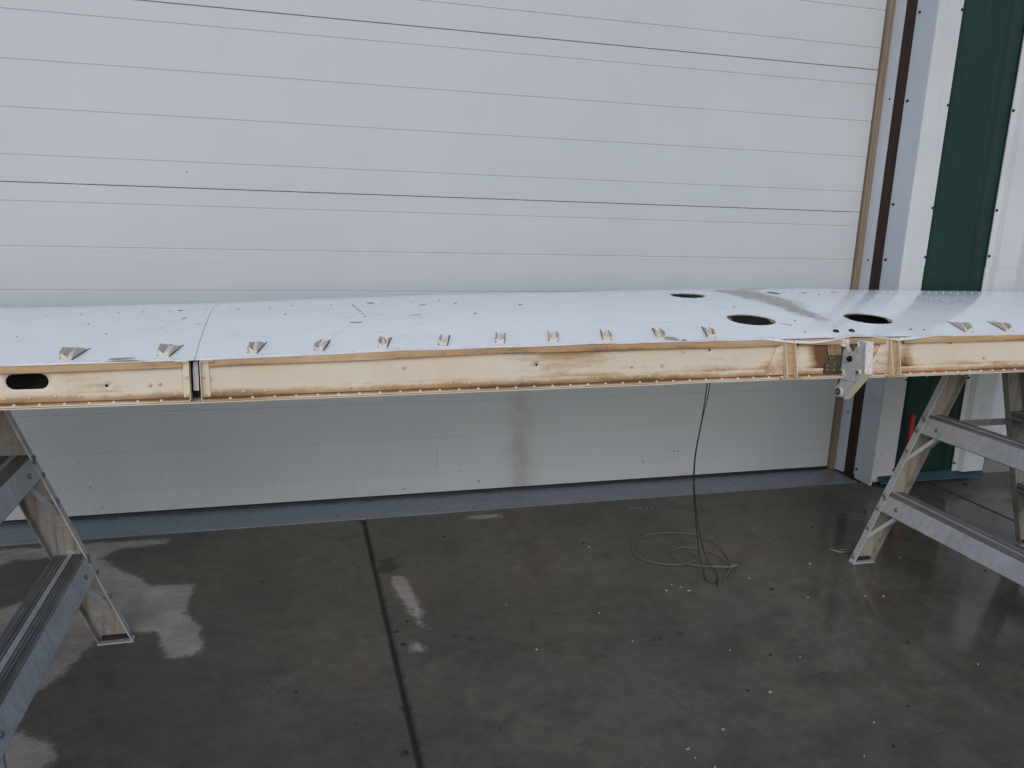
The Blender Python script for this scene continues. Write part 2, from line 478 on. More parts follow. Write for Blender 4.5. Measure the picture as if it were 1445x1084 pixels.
# ------------------------------------------------------------------ mesh helpers
class MB:
    def __init__(self):
        self.v, self.f = [], []

    def add(self, vs, fs):
        o = len(self.v)
        self.v += [tuple(p) for p in vs]
        self.f += [tuple(i + o for i in f) for f in fs]
        return self

    def box(self, lo, hi):
        (a, b, c), (d, e, f) = lo, hi
        vs = [(a, b, c), (d, b, c), (d, e, c), (a, e, c), (a, b, f), (d, b, f), (d, e, f), (a, e, f)]
        return self.add(vs, [(3, 2, 1, 0), (4, 5, 6, 7), (0, 1, 5, 4), (1, 2, 6, 5), (2, 3, 7, 6), (3, 0, 4, 7)])

    def prism(self, poly, off):
        """poly: list of 3D points (planar), off: extrusion vector"""
        n = len(poly)
        off = Vector(off)
        vs = [Vector(p) for p in poly] + [Vector(p) + off for p in poly]
        fs = [tuple(reversed(range(n))), tuple(range(n, 2 * n))]
        fs += [(i, (i + 1) % n, n + (i + 1) % n, n + i) for i in range(n)]
        return self.add(vs, fs)

    def strip(self, profile, ax, lo, hi, close=False):
        """profile: list of 2D points swept along axis ax between lo and hi"""
        n = len(profile)
        def pt(t, q):
            if ax == 0: return (t, q[0], q[1])
            if ax == 1: return (q[0], t, q[1])
            return (q[0], q[1], t)
        vs = [pt(lo, q) for q in profile] + [pt(hi, q) for q in profile]
        m = n if close else n - 1
        fs = [(i, (i + 1) % n, n + (i + 1) % n, n + i) for i in range(m)]
        if close:
            fs += [tuple(reversed(range(n))), tuple(range(n, 2 * n))]
        return self.add(vs, fs)

    def dome(self, c, nrm, r, h, seg=8):
        nrm = Vector(nrm).normalized()
        t = nrm.orthogonal().normalized()
        b = nrm.cross(t)
        c = Vector(c)
        vs = []
        for rr, hh in ((1, 0), (.82, .65), (.4, .95)):
            for i in range(seg):
                a = 2 * math.pi * i / seg
                vs.append(c + (t * math.cos(a) + b * math.sin(a)) * r * rr + nrm * h * hh)
        vs.append(c + nrm * h)
        fs = []
        for k in range(2):
            for i in range(seg):
                j = (i + 1) % seg
                fs.append((k * seg + i, k * seg + j, (k + 1) * seg + j, (k + 1) * seg + i))
        for i in range(seg):
            fs.append((2 * seg + i, 2 * seg + (i + 1) % seg, 3 * seg))
        return self.add(vs, fs)

    def cyl(self, a, b, r, seg=12, r2=None):
        a, b = Vector(a), Vector(b)
        d = (b - a).normalized()
        t = d.orthogonal().normalized()
        u = d.cross(t)
        r2 = r if r2 is None else r2
        vs = [a + (t * math.cos(2 * math.pi * i / seg) + u * math.sin(2 * math.pi * i / seg)) * r for i in range(seg)]
        vs += [b + (t * math.cos(2 * math.pi * i / seg) + u * math.sin(2 * math.pi * i / seg)) * r2 for i in range(seg)]
        fs = [(i, (i + 1) % seg, seg + (i + 1) % seg, seg + i) for i in range(seg)]
        fs += [tuple(reversed(range(seg))), tuple(range(seg, 2 * seg))]
        return self.add(vs, fs)

    def tube(self, pts, r, seg=8):
        P = [Vector(p) for p in pts]
        n = len(P)
        ref = Vector((0, 0, 1)) if abs((P[1] - P[0]).normalized().z) < .9 else Vector((1, 0, 0))
        vs, fs = [], []
        for i in range(n):
            d = (P[min(i + 1, n - 1)] - P[max(i - 1, 0)]).normalized()
            u = d.cross(ref)
            if u.length < 1e-4:
                u = d.orthogonal()
            u.normalize()
            w = u.cross(d)
            ref = w
            for j in range(seg):
                a = 2 * math.pi * j / seg
                vs.append(P[i] + (u * math.cos(a) + w * math.sin(a)) * r)
        for i in range(n - 1):
            for j in range(seg):
                k = (j + 1) % seg
                fs.append((i * seg + j, i * seg + k, (i + 1) * seg + k, (i + 1) * seg + j))
        fs += [tuple(range(seg)), tuple(reversed(range((n - 1) * seg, n * seg)))]
        return self.add(vs, fs)

    def build(self, name, m, parent=None, smooth=False, bevel=0.0, label=None, kind=None, recalc=True):
        me = bpy.data.meshes.new(name)
        me.from_pydata(self.v, [], self.f)
        if recalc:
            bm = bmesh.new()
            bm.from_mesh(me)
            bmesh.ops.recalc_face_normals(bm, faces=bm.faces)
            bm.to_mesh(me)
            bm.free()
        if smooth:
            me.polygons.foreach_set('use_smooth', [True] * len(me.polygons))
        me.materials.append(m)
        o = bpy.data.objects.new(name, me)
        COL.objects.link(o)
        if parent:
            o.parent = parent
        if bevel:
            b = o.modifiers.new('bevel', 'BEVEL')
            b.width = bevel
            b.segments = 2
            b.limit_method = 'ANGLE'
            b.angle_limit = math.radians(40)
        if label:
            o['label'] = label
        if kind:
            o['kind'] = kind
        return o


def thing(name, label, cat, group=None):
    o = bpy.data.objects.new(name, None)
    COL.objects.link(o)
    o['label'] = label
    o['category'] = cat
    if group:
        o['group'] = group
    return o


def tag(o, label, cat, group=None):
    o['label'] = label
    o['category'] = cat
    if group:
        o['group'] = group
    return o


def spline(pts, n=10):
    P = [Vector(p) for p in pts]
    out = []
    for i in range(len(P) - 1):
        p0, p1, p2, p3 = P[max(i - 1, 0)], P[i], P[i + 1], P[min(i + 2, len(P) - 1)]
        for k in range(n):
            t = k / n
            out.append(.5 * ((2 * p1) + (p2 - p0) * t + (2 * p0 - 5 * p1 + 4 * p2 - p3) * t * t + (3 * p1 - p0 - 3 * p2 + p3) * t ** 3))
    out.append(P[-1])
    return out


def sd_poly(P, poly):
    """signed distance (positive inside) of points P (n,2) to a polygon"""
    poly = np.array(poly, float)
    d = np.full(len(P), 1e9)
    inside = np.zeros(len(P), bool)
    n = len(poly)
    for i in range(n):
        a, b = poly[i], poly[(i + 1) % n]
        e = b - a
        w = P - a
        t = np.clip((w @ e) / (e @ e + 1e-12), 0, 1)
        q = w - t[:, None] * e
        d = np.minimum(d, (q * q).sum(1))
        c1 = (a[1] <= P[:, 1]) & (b[1] > P[:, 1])
        c2 = (a[1] > P[:, 1]) & (b[1] <= P[:, 1])
        cr = e[0] * w[:, 1] - e[1] * w[:, 0]
        inside ^= (c1 & (cr > 0)) | (c2 & (cr < 0))
    d = np.sqrt(d)
    return np.where(inside, d, -d)


def set_attr(me, name, vals):
    a = me.attributes.new(name, 'FLOAT', 'POINT')
    a.data.foreach_set('value', np.asarray(vals, dtype=np.float32))


# ------------------------------------------------------------------ ground
g = MB().box((-60, -60, -.12), (60, 60, -.02)).build('ground', M['yard'])
g['kind'] = 'structure'

DRY = [
    [(-1.6, -.21), (-.993, -.227), (-.703, -.235), (-.508, -.24), (-.426, -.238), (-.454, -.294), (-.612, -.304), (-.643, -.372),
     (-.598, -.435), (-.497, -.53), (-.454, -.603), (-.325, -.63), (-.326, -.678), (-.336, -.766), (-.299, -.879),
     (-.248, -1.058), (-.342, -1.054), (-.407, -.914), (-.482, -.897), (-.559, -.918), (-.585, -1.066),
     (-.636, -1.146), (-.75, -1.25), (-1.3, -1.2)],
    [(-.72, -1.29), (-.626, -1.29), (-.555, -1.339), (-.525, -1.405), (-.56, -1.46), (-.8, -1.5)],
    [(.293, -.684), (.331, -.702), (.345, -.844), (.358, -1.061), (.342, -1.075), (.315, -.971), (.289, -.808)],
    [(.286, -1.104), (.334, -1.115), (.327, -1.161), (.285, -1.152)],
    [(.633, -.25), (.766, -.238), (.781, -.293), (.639, -.287)],
]
HOLE_DRY = [[(-1.2, -.42), (-.948, -.374), (-.921, -.326), (-.80, -.335), (-.73, -.50), (-.80, -.63), (-.95, -.72), (-1.2, -.7)]]
DARK = [
    [(.253, -.556), (.327, -.554), (.328, -.638), (.288, -.672), (.255, -.65)],
    [(.429, -1.101), (.519, -1.136), (.463, -1.140)],
    [(.959, -1.252), (1.083, -1.232), (1.049, -1.256), (.989, -1.262)],
]
FILM_BLOBS = [(1.60, -1.80, .16), (1.43, -1.53, .11), (1.58, -1.63, .09), (2.0, -1.05, .35), (2.15, -.95, .35), (1.45, -1.2, .25), (1.75, -1.55, .2), (.75, -1.5, .35), (2.6, -.7, .4), (1.9, -1.4, .25)]


def slab(x0, x1, y0, y1, step, mat_, parent, chamfer=.006):
    xs = np.unique(np.concatenate([[x0, x0 + chamfer], np.arange(x0 + step, x1 - step * .5, step), [x1 - chamfer, x1]]))
    ys = np.unique(np.concatenate([[y0, y0 + chamfer], np.arange(y0 + step, y1 - step * .5, step), [y1 - chamfer, y1]]))
    X, Y = np.meshgrid(xs, ys)
    nx, ny = len(xs), len(ys)
    Z = np.zeros_like(X)
    for i in range(ny):
        for j in range(nx):
            Z[i, j] = .0012 * noise.noise((X[i, j] * 3, Y[i, j] * 3, 0))
    e = (X <= x0 + 1e-6) | (X >= x1 - 1e-6) | (Y <= y0 + 1e-6) | (Y >= y1 - 1e-6)
    Z[e] -= .006
    V = np.stack([X, Y, Z], -1).reshape(-1, 3)
    F = [(i * nx + j, i * nx + j + 1, (i + 1) * nx + j + 1, (i + 1) * nx + j) for i in range(ny - 1) for j in range(nx - 1)]
    # skirt
    n0 = len(V)
    ring = [j for j in range(nx)] + [i * nx + nx - 1 for i in range(1, ny)] + [(ny - 1) * nx + j for j in range(nx - 2, -1, -1)] + [i * nx for i in range(ny - 2, 0, -1)]
    low = V[ring].copy(); low[:, 2] = -.1
    Vall = np.concatenate([V, low])
    m = len(ring)
    F += [(ring[(k + 1) % m], ring[k], n0 + k, n0 + (k + 1) % m) for k in range(m)]
    me = bpy.data.meshes.new('slab')
    me.from_pydata(Vall.tolist(), [], F)
    me.materials.append(mat_)
    P = Vall[:, :2]
    dry = np.full(len(P), -1.0)
    for po in DRY:
        dry = np.maximum(dry, sd_poly(P, po))
    for po in HOLE_DRY:
        dry = np.minimum(dry, -sd_poly(P, po))
    dk = np.full(len(P), -1.0)
    for po in DARK:
        dk = np.maximum(dk, sd_poly(P, po))
    # dirt packed along the long joint and by the apron
    dk = np.maximum(dk, .002 - np.abs(P[:, 0] - .243))
    film = .02 + .50 * np.clip((P[:, 0] - .5) / 1.4, 0, 1) * np.clip((-P[:, 1] - .1) / .5, 0.3, 1)
    for bx, by, br in FILM_BLOBS:
        film += .34 * np.exp(-((P[:, 0] - bx) ** 2 + (P[:, 1] - by) ** 2) / br ** 2)
    set_attr(me, 'dry', np.clip(.5 + dry / .10, -.5, 1.5))
    set_attr(me, 'dark', np.clip(.5 + dk / .09, -.5, 1.5))
    set_attr(me, 'film', film)
    o = bpy.data.objects.new('slab', me)
    COL.objects.link(o)
    o.parent = parent
    return o


pad = bpy.data.objects.new('concrete_pavement', None)
COL.objects.link(pad)
pad['kind'] = 'structure'
slab(-3.6, JX - .0045, -3.3, -.196, .024, M['concrete'], pad)
slab(JX + .0045, 2.862, -3.3, -.196, .022, M['concrete'], pad)
slab(2.872, 6.2, -3.3, -.196, .05, M['concrete'], pad)
slab(-3.6, JX - .0045, -9.0, -3.31, .3, M['concrete'], pad)
slab(JX + .0045, 4.2, -9.0, -3.31, .3, M['concrete'], pad)
MB().box((JX - .0045, -9, -.1), (JX + .0045, -.196, -.007)).build('joint_filler', M['joint'], pad)

ap = MB()
ap.box((-3.6, -.190, -.1), (2.535, .2, -.001))
apron = ap.build('painted_apron', M['apron'], bevel=.005)
apron['kind'] = 'structure'
ap2 = MB().box((3.19, -.190, -.1), (6.2, .2, -.0005)).build('bare_apron', M['apron_plain'], bevel=.005)
ap2['kind'] = 'structure'

# chalk scribble on the slab, an unreadable scrawl ending in a 2-like hook
ck = MB()
cx0, cy0 = 1.322, -.300
dx, dy = Vector((.90, -.43, 0)), Vector((.43, .90, 0))
strokes = [[(0, .006), (.004, .022), (.006, .0)], [(.006, .012), (.016, .012)], [(.016, .024), (.017, .0)], [(.022, .014), (.024, .0), (.031, .002), (.032, .015)],
           [(.037, 0), (.038, .014), (.043, .012), (.045, 0)], [(.05, .0), (.051, .030)], [(.052, .001), (.059, .008), (.052, .014)],
           [(.065, .015), (.066, .001), (.073, .001)], [(.077, 0), (.078, .028)], [(.084, .012), (.078, .007), (.086, 0)],
           [(.091, .026), (.106, .025), (.092, .003), (.112, .002)]]
for s in strokes:
    pts = [Vector((cx0, cy0, .0022)) + dx * a * .92 + dy * b * 1.2 for a, b in s]
    for p, q in zip(pts, pts[1:]):
        d = (q - p).normalized()
        nn = Vector((-d.y, d.x, 0)) * .0016
        ck.add([p - nn, q - nn, q + nn, p + nn], [(0, 1, 2, 3)])
ck.build('chalk_mark', M['chalk'], pad, recalc=False)

# ------------------------------------------------------------------ garage doors
SEC = .61
FR = [.1036, .3538, .6033, .8533]


def door_panel(x0, x1, z0, parent, holes=False):
    """one insulated section: grooves and a shallow recessed band under each, swept along x"""
    z1 = z0 + SEC
    pr = [(.04, z0 + .0008), (.003, z0 + .0008), (0, z0 + .002)]
    for f in reversed(FR):
        zg = z1 - SEC * f
        pr += [(0, zg - .030), (.0003, zg - .0287), (.0003, zg - .004), (.0026, zg - .0008), (.0026, zg + .0006), (.0, zg + .0022)]
    pr += [(0, z1 - .002), (.003, z1 - .0008), (.04, z1 - .0008)]
    return MB().strip(pr, 0, x0, x1, close=True).build('door_panel', M['door'], parent)


def garage_door(x0, x1, label):
    d = thing('garage_door', label, 'garage door')
    for k in range(5):
        door_panel(x0, x1, .013 + SEC * k, d)
    s = MB()
    s.strip([(-.004, .0005), (.034, .0005), (.034, .0125), (.002, .0125), (-.002, .008)], 0, x0, x1, close=True)
    s.build('bottom_seal', M['black_rubber'], d)
    MB().box((x0, .045, .012), (x1, .06, 3.06)).build('backing', M['dark_void'], d)
    return d


gd = garage_door(-3.3, 2.506, 'wide white sectional garage door with horizontal ribs, behind the wing')
garage_door(3.20, 5.9, 'sliver of a second white sectional door, right of the green pier')
# a short vertical scribed line low on the door, and mud flecks
MB().box((.566, -.0006, .112), (.5685, .001, .222)).build('scribed_line', simple('pencil_line', (.42, .42, .41), .6), gd)
mud = MB()
for x, z, r in [(1.663, .139, .006), (1.669, .137, .004), (1.689, .134, .0055), (1.514, .096, .006), (1.517, .088, .003), (.748, .048, .006), (.752, .054, .003),
                (.70, .06, .003), (1.935, .337, .003), (2.156, .056, .004), (.311, .099, .003), (.691, .074, .003), (1.2, .05, .003), (1.02, .07, .0025),
                (-.35, 1.29, .004), (.31, .63, .003), (2.2, .03, .003), (-.5, .15, .004), (-.2, .31, .004), (1.62, .3, .003), (.88, 1.04, .0025)]:
    pts = []
    for i in range(7):
        a = i / 7 * 6.283
        rr = r * random.uniform(.5, 1.1)
        pts.append((x + math.cos(a) * rr, .0, z + math.sin(a) * rr * .8))
    mud.prism(pts, (0, -.0012, 0))
mud.build('mud_splash', M['chip_dark'], gd, kind='stuff')

# header wall over both doors
hw = thing('header_wall', 'white ribbed metal wall over the garage doors', 'wall')
for i in range(34):
    xa = -3.6 + i * .3
    MB().strip([(xa, -.05), (xa + .22, -.05), (xa + .235, -.075), (xa + .285, -.075), (xa + .299, -.05), (xa + .299, .05), (xa, .05)], 2, 3.065, 4.1, close=True).build('wall_panel', M['wall'], hw)
lw = thing('side_wall', 'white metal wall left of the garage door', 'wall')
for i in range(6):
    xa = -5.2 + i * .3
    MB().strip([(xa, -.05), (xa + .22, -.05), (xa + .235, -.075), (xa + .285, -.075), (xa + .299, -.05), (xa + .299, .05), (xa, .05)], 2, 0, 3.063, close=True).build('wall_panel', M['wall'], lw)

# ------------------------------------------------------------------ door jamb: wood stop, white plate, rusty column
PX = 2.552            # reveal plane / pier corner
PF = -.252            # pier front
HT = 3.06
jm = thing('door_jamb', 'tan wood stop, white plate and rusty strip beside the door', 'door jamb')
MB().box((2.509, -.016, .002), (2.541, .03, HT)).build('wood_stop', M['wood'], jm, bevel=.002, label='tan weathered wooden stop strip')
pl = MB()
pl.strip([(2.541, -.012), (2.553, -.064), (2.5575, -.063), (2.5455, -.011)], 2, .004, HT, close=True)
pl.build('jamb_plate', M['trim_blue'], jm, label='pale blue white jamb plate with dents')
MB().strip([(2.560, -.060), (2.558, -.146), (2.60, -.146), (2.60, -.060)], 2, .0, HT, close=True).build('column_strip', M['rust'], jm, label='dark rusty steel strip')
sc = MB()
for z in (1.72, 1.02, .30, .74):
    sc.dome((2.5485, -.046, z), (-.977, -.21, 0), .005, .003)
sc.build('screw', M['screw'], jm)

# ------------------------------------------------------------------ pier between the doors
pr = thing('wall_pier', 'white cornered pier with dark green ribbed panel between the doors', 'pier')
# left corner trim: pale reveal face, white front face (two lapped lengths)
LAP = 1.02
for z0, z1, off in ((.018, LAP, 0.0), (LAP - .01, HT, -.0016)):
    MB().strip([(PX + off, -.135), (PX + off, PF + off), (2.672, PF + off), (2.672, PF + .004 + off), (PX + .004 + off, PF + .004 + off), (PX + .004 + off, -.135)],
               2, z0, z1, close=True).build('corner_trim', M['trim'], pr)
MB().strip([(PX - .0032, -.147), (PX - .0032, PF + .001), (PX - .0019, PF + .001), (PX - .0019, -.147)], 2, .002, HT, close=True).build('reveal_sheet', M['trim_blue'], pr)
MB().box((PX - .0042, PF + .0035, .001), (PX + .01, PF + .012, .0175)).build('trim_foot', M['trim_blue'], pr)
# right trim with a stepped rib
for z0, z1, off in ((.045, LAP, 0.0), (LAP - .01, HT, -.0016)):
    MB().strip([(3.008, PF + off), (3.034, PF + off), (3.050, PF - .020 + off), (3.062, PF - .020 + off), (3.168, PF - .020 + off), (3.174, PF - .014 + off), (3.174, .02), (3.17, .02),
                (3.17, PF - .014 + off), (3.056, PF - .014 + off), (3.036, PF + .005 + off), (3.008, PF + .005 + off)], 2, z0, z1, close=True).build('corner_trim', M['trim'], pr)
# green sheet: flat pans and low ribs
gp = [(2.662, PF + .030), (2.690, PF + .030), (2.706, PF + .012), (2.722, PF + .012), (2.738, PF + .030), (2.830, PF + .030), (2.833, PF + .027), (2.836, PF + .030),
      (2.925, PF + .030), (2.928, PF + .027), (2.931, PF + .030), (2.962, PF + .030), (2.980, PF + .010), (3.02, PF + .010)]
gp2 = gp + [(3.02, PF + .06), (2.662, PF + .06)]
MB().strip(gp2, 2, .035, HT, close=True).build('green_panel', M['green'], pr)
# base flashing that kicks out
MB().strip([(PF + .02, .050), (PF + .004, .048), (PF - .024, .020), (PF - .026, .0155), (PF - .022, .0155), (PF + .003, .041), (PF + .02, .043)], 0, 2.585, 3.185, close=True).build('base_flashing', M['green_flash'], pr)
MB().box((PX + .02, PF + .05, .0), (3.168, .04, HT)).build('core', M['dark_void'], pr)


def screws(name, spots, nrm, parent):
    for p in spots:
        m = MB()
        m.cyl(p, Vector(p) + Vector(nrm) * .002, .0062, 10)
        m.cyl(Vector(p) + Vector(nrm) * .002, Vector(p) + Vector(nrm) * .0065, .0042, 6)
        m.build(name, M['screw'], parent)


screws('screw', [(2.668, PF - .0016, z) for z in (2.05, 1.68, 1.26, 1.05)] + [(2.668, PF, .07), (2.668, PF, .5)], (0, -1, 0), pr)
screws('screw', [(3.014, PF - .0016, z) for z in (2.05, 1.68, 1.26, 1.06)] + [(3.014, PF, .085), (3.014, PF, .5)], (0, -1, 0), pr)
screws('screw', [(PX - .0032, -.156, z) for z in (2.05, 1.70, 1.27, 1.03, .05)], (-1, 0, 0), pr)

# ------------------------------------------------------------------ red hose handle leaning on the green panel
rb = MB()
rb.tube(spline([(2.690, -.300, .012), (2.700, -.292, .06), (2.712, -.278, .17), (2.715, -.272, .26), (2.716, -.270, .335)], 6), .0115, 12)
rb.dome((2.716, -.270, .335), (.0, .02, 1), .0115, .009, 12)
red = rb.build('red_handle', M['red'], None, smooth=True)
tag(red, 'red rubber sleeved bar leaning on the green panel', 'handle')

# ------------------------------------------------------------------ wing
YS = -1.2
TP, LE = .52, .86
ZX, ZZ = [-1.8, -.612, -.215, .494, 1.319, 1.703, 2.194, 3.6], [.825, .840, .845, .863, .871, .872, .875, .885]
BX, BZ = [-1.8, -.612, -.215, .494, 1.319, 1.703, 2.194, 3.6], [.738, .741, .742, .747, .754, .752, .755, .762]
HX, HH = [-1.8, -.7, -.24, .7, 1.75, 2.9, 3.6], [.042, .0386, .0487, .0614, .0757, .0569, .055]


def zt(x): return np.interp(x, ZX, ZZ)
def zb(x): return np.interp(x, BX, BZ)


def zsurf(x, y):
    x, y = np.asarray(x, float), np.asarray(y, float)
    t = y - YS
    zz, h = zt(x), np.interp(x, HX, HH)
    upz = zz + h * (1 - ((TP - np.minimum(t, TP)) / TP) ** 2)
    q = np.clip((t - TP) / (LE - TP), 0, 1)
    zn = zz - .02
    return np.where(t <= TP, upz, zn + (zz + h - zn) * np.sqrt(np.clip(1 - q ** 2.2, 0, 1)))


wing = thing('aircraft_wing', 'long white aircraft wing with exposed cream spar laid across two stepladders', 'wing')
HOLES = [(1.268, -.742, .060, .056, -.3), (1.313, -1.058, .074, .050, -.22), (1.720, -1.067, .080, .047, -.18)]
SEAM = -.2185


def edge_dent(x):
    """ragged front edge: how far the skin overhangs and how much it droops"""
    o = .008 + .0045 * noise.noise((x * 7, 3.1, 0)) + .003 * noise.noise((x * 31, 1.1, 0))
    dz = .0022 * noise.noise((x * 9, 8.1, 0))
    b = math.exp(-((x - 1.42) / .075) ** 2)
    o += .010 * b
    dz -= .010 * b + .004 * math.exp(-((x - 1.345) / .03) ** 2)
    b2 = math.exp(-((x - 1.72) / .05) ** 2)
    o += .008 * b2
    dz -= .007 * b2
    b3 = math.exp(-((x - 1.58) / .06) ** 2)
    o -= .005 * b3
    dz += .003 * b3
    # torn bite left of the seam
    if -.42 < x < -.33:
        o -= .010 * math.sin((x + .42) / .09 * math.pi)
    if x > 1.86:
        o -= .003
    return o, dz


def skin_panel(x0, x1, label):
    dxs = .03
    ts = np.concatenate([[-1.0], np.linspace(0.0, .10, 5), np.linspace(.13, TP, 13), TP + (LE - TP) * np.array([.08, .2, .32, .45, .58, .7, .8, .88, .94, .98, 1.0])])
    xs = np.linspace(x0, x1, int((x1 - x0) / dxs) + 1)
    pts, grid = [], {}
    for i, t in enumerate(ts):
        for j, x in enumerate(xs):
            yy = YS - edge_dent(x)[0] if t < 0 else YS + t
            if t >= 0 and any(((x - hx) / (rx + .016)) ** 2 + ((yy - hy) / (ry + .016)) ** 2 < 1 for hx, hy, rx, ry, _ in HOLES):
                continue
            pts.append((x, yy))
    edges = []
    hol = [h for h in HOLES if x0 < h[0] < x1]
    for hx, hy, rx, ry, an in hol:
        n0 = len(pts)
        N = 40
        for k in range(N):
            a = 2 * math.pi * k / N
            u, v = rx * math.cos(a), ry * math.sin(a)
            j = 1 + .03 * noise.noise((hx * 9 + math.cos(a) * 3, math.sin(a) * 3, 0))
            pts.append((hx + (u * math.cos(an) - v * math.sin(an)) * j, hy + (u * math.sin(an) + v * math.cos(an)) * j))
        edges += [(n0 + k, n0 + (k + 1) % N) for k in range(N)]
    V, E, F, *_ = delaunay_2d_cdt([Vector(p) for p in pts], edges, [], 0, 1e-6)
    P = np.array([tuple(v) for v in V])
    keep = []
    for f in F:
        c = P[list(f)].mean(0)
        bad = False
        for hx, hy, rx, ry, an in hol:
            dx_, dy_ = c[0] - hx, c[1] - hy
            u, v = dx_ * math.cos(an) + dy_ * math.sin(an), -dx_ * math.sin(an) + dy_ * math.cos(an)
            if (u / rx) ** 2 + (v / ry) ** 2 < .93:
                bad = True
        o = edge_dent(c[0])[0]
        if c[1] < YS - o - .001:
            bad = True
        if not bad:
            keep.append(tuple(f))
    z = zsurf(P[:, 0], np.maximum(P[:, 1], YS))
    for i in range(len(P)):
        x, y = P[i]
        z[i] += .0016 * noise.noise((x * 5, y * 7, .3)) + .0009 * noise.noise((x * 14, y * 12, 2.3))
        w = max(0.0, 1 - (y - YS + .012) / .07)
        z[i] += edge_dent(x)[1] * min(1, w) ** 1.5
        if y < YS:
            z[i] -= .25 * (YS - y)
        # dents round the inspection openings
        for hx, hy, rx, ry, an in HOLES:
            r2 = ((x - hx) / (rx * 1.6)) ** 2 + ((y - hy) / (ry * 1.6)) ** 2
            z[i] -= .0008 * math.exp(-r2)
    me = bpy.data.meshes.new('top_skin')
    me.from_pydata(np.column_stack([P, z]).tolist(), [], keep)
    me.polygons.foreach_set('use_smooth', [True] * len(me.polygons))
    me.materials.append(M['skin'])
    bare = np.maximum(sd_poly(P, [(1.40, -.60), (1.58, -.60), (1.585, -.88), (1.585, -1.0), (1.57, -1.10), (1.535, -1.10), (1.49, -1.02), (1.45, -.90), (1.42, -.75)]), -1)
    gr = np.zeros(len(P))
    for hx, hy, rx, ry, an in HOLES:
        gr += .35 * np.exp(-(((P[:, 0] - hx) / (rx * 1.15)) ** 2 + ((P[:, 1] - hy) / (ry * 1.15)) ** 2) ** 3)
    gr += .45 * np.exp(-((P[:, 1] - YS) / .012) ** 2)
    gr += .42 * np.exp(-(((P[:, 0] - 1.52) / .18) ** 2 + ((P[:, 1] + 1.12) / .07) ** 2))
    gr += .18 * np.exp(-(((P[:, 0] - 1.7) / .3) ** 2 + ((P[:, 1] + .72) / .05) ** 2))
    set_attr(me, 'bare', np.clip(.45 + bare / .15, -.6, 1.2))
    set_attr(me, 'grime', gr)
    o = bpy.data.objects.new('top_skin', me)
    COL.objects.link(o)
    o.parent = wing
    o['label'] = label
    m = o.modifiers.new('thick', 'SOLIDIFY')
    m.thickness = .0018
    m.offset = -1
    m = o.modifiers.new('crisp', 'EDGE_SPLIT')
    m.split_angle = math.radians(35)
    return o


XL, XR = -1.75, 3.55
skin_panel(XL, SEAM - .0006, 'white outboard skin, left of the seam')
skin_panel(SEAM + .0006, XR, 'white inboard skin with three inspection openings and a bare strip')
# underside skin and nose back to meet the top skin
bs = MB()
xs = np.linspace(XL, XR, 60)
prof = [(0.0, 0.0), (.15, 0.0), (.45, .0), (.62, .010), (.75, .032), (.82, .055), (.858, .10)]
vs = []
for x in xs:
    zn = zt(x) - .02
    for t, dz in prof:
        f = dz / .10
        vs.append((x, YS + t, zb(x) * (1 - f) + zn * f))
n = len(prof)
bs.add(vs, [(i * n + j, (i + 1) * n + j, (i + 1) * n + j + 1, i * n + j + 1) for i in range(len(xs) - 1) for j in range(n - 1)])
bs.build('bottom_skin', M['skin'], wing, smooth=True)
for x in (XL + .005, XR - .005):
    e = []
    for t in np.linspace(.0, LE * .98, 16):
        e.append((x, YS + t + .001, float(zsurf(x, YS + t)) - .003))
    for t, dz in reversed(prof[:-1]):
        f = dz / .10
        e.append((x, YS + t + .001, zb(x) * (1 - f) + (zt(x) - .02) * f + .001))
    MB().add(e, [tuple(range(len(e)))]).build('end_rib', M['cream'], wing)

# ---- spar web with its oval cut-out and drain holes
GAP0, GAP1 = -.2295, -.2105
SH = [(-.407, .785, .0032), (-.271, .803, .0034), (.604, .810, .0032), (1.101, .840, .0035), (1.916, .848, .0035)]
OVAL = (-.5635, .799, .0415, .0175)


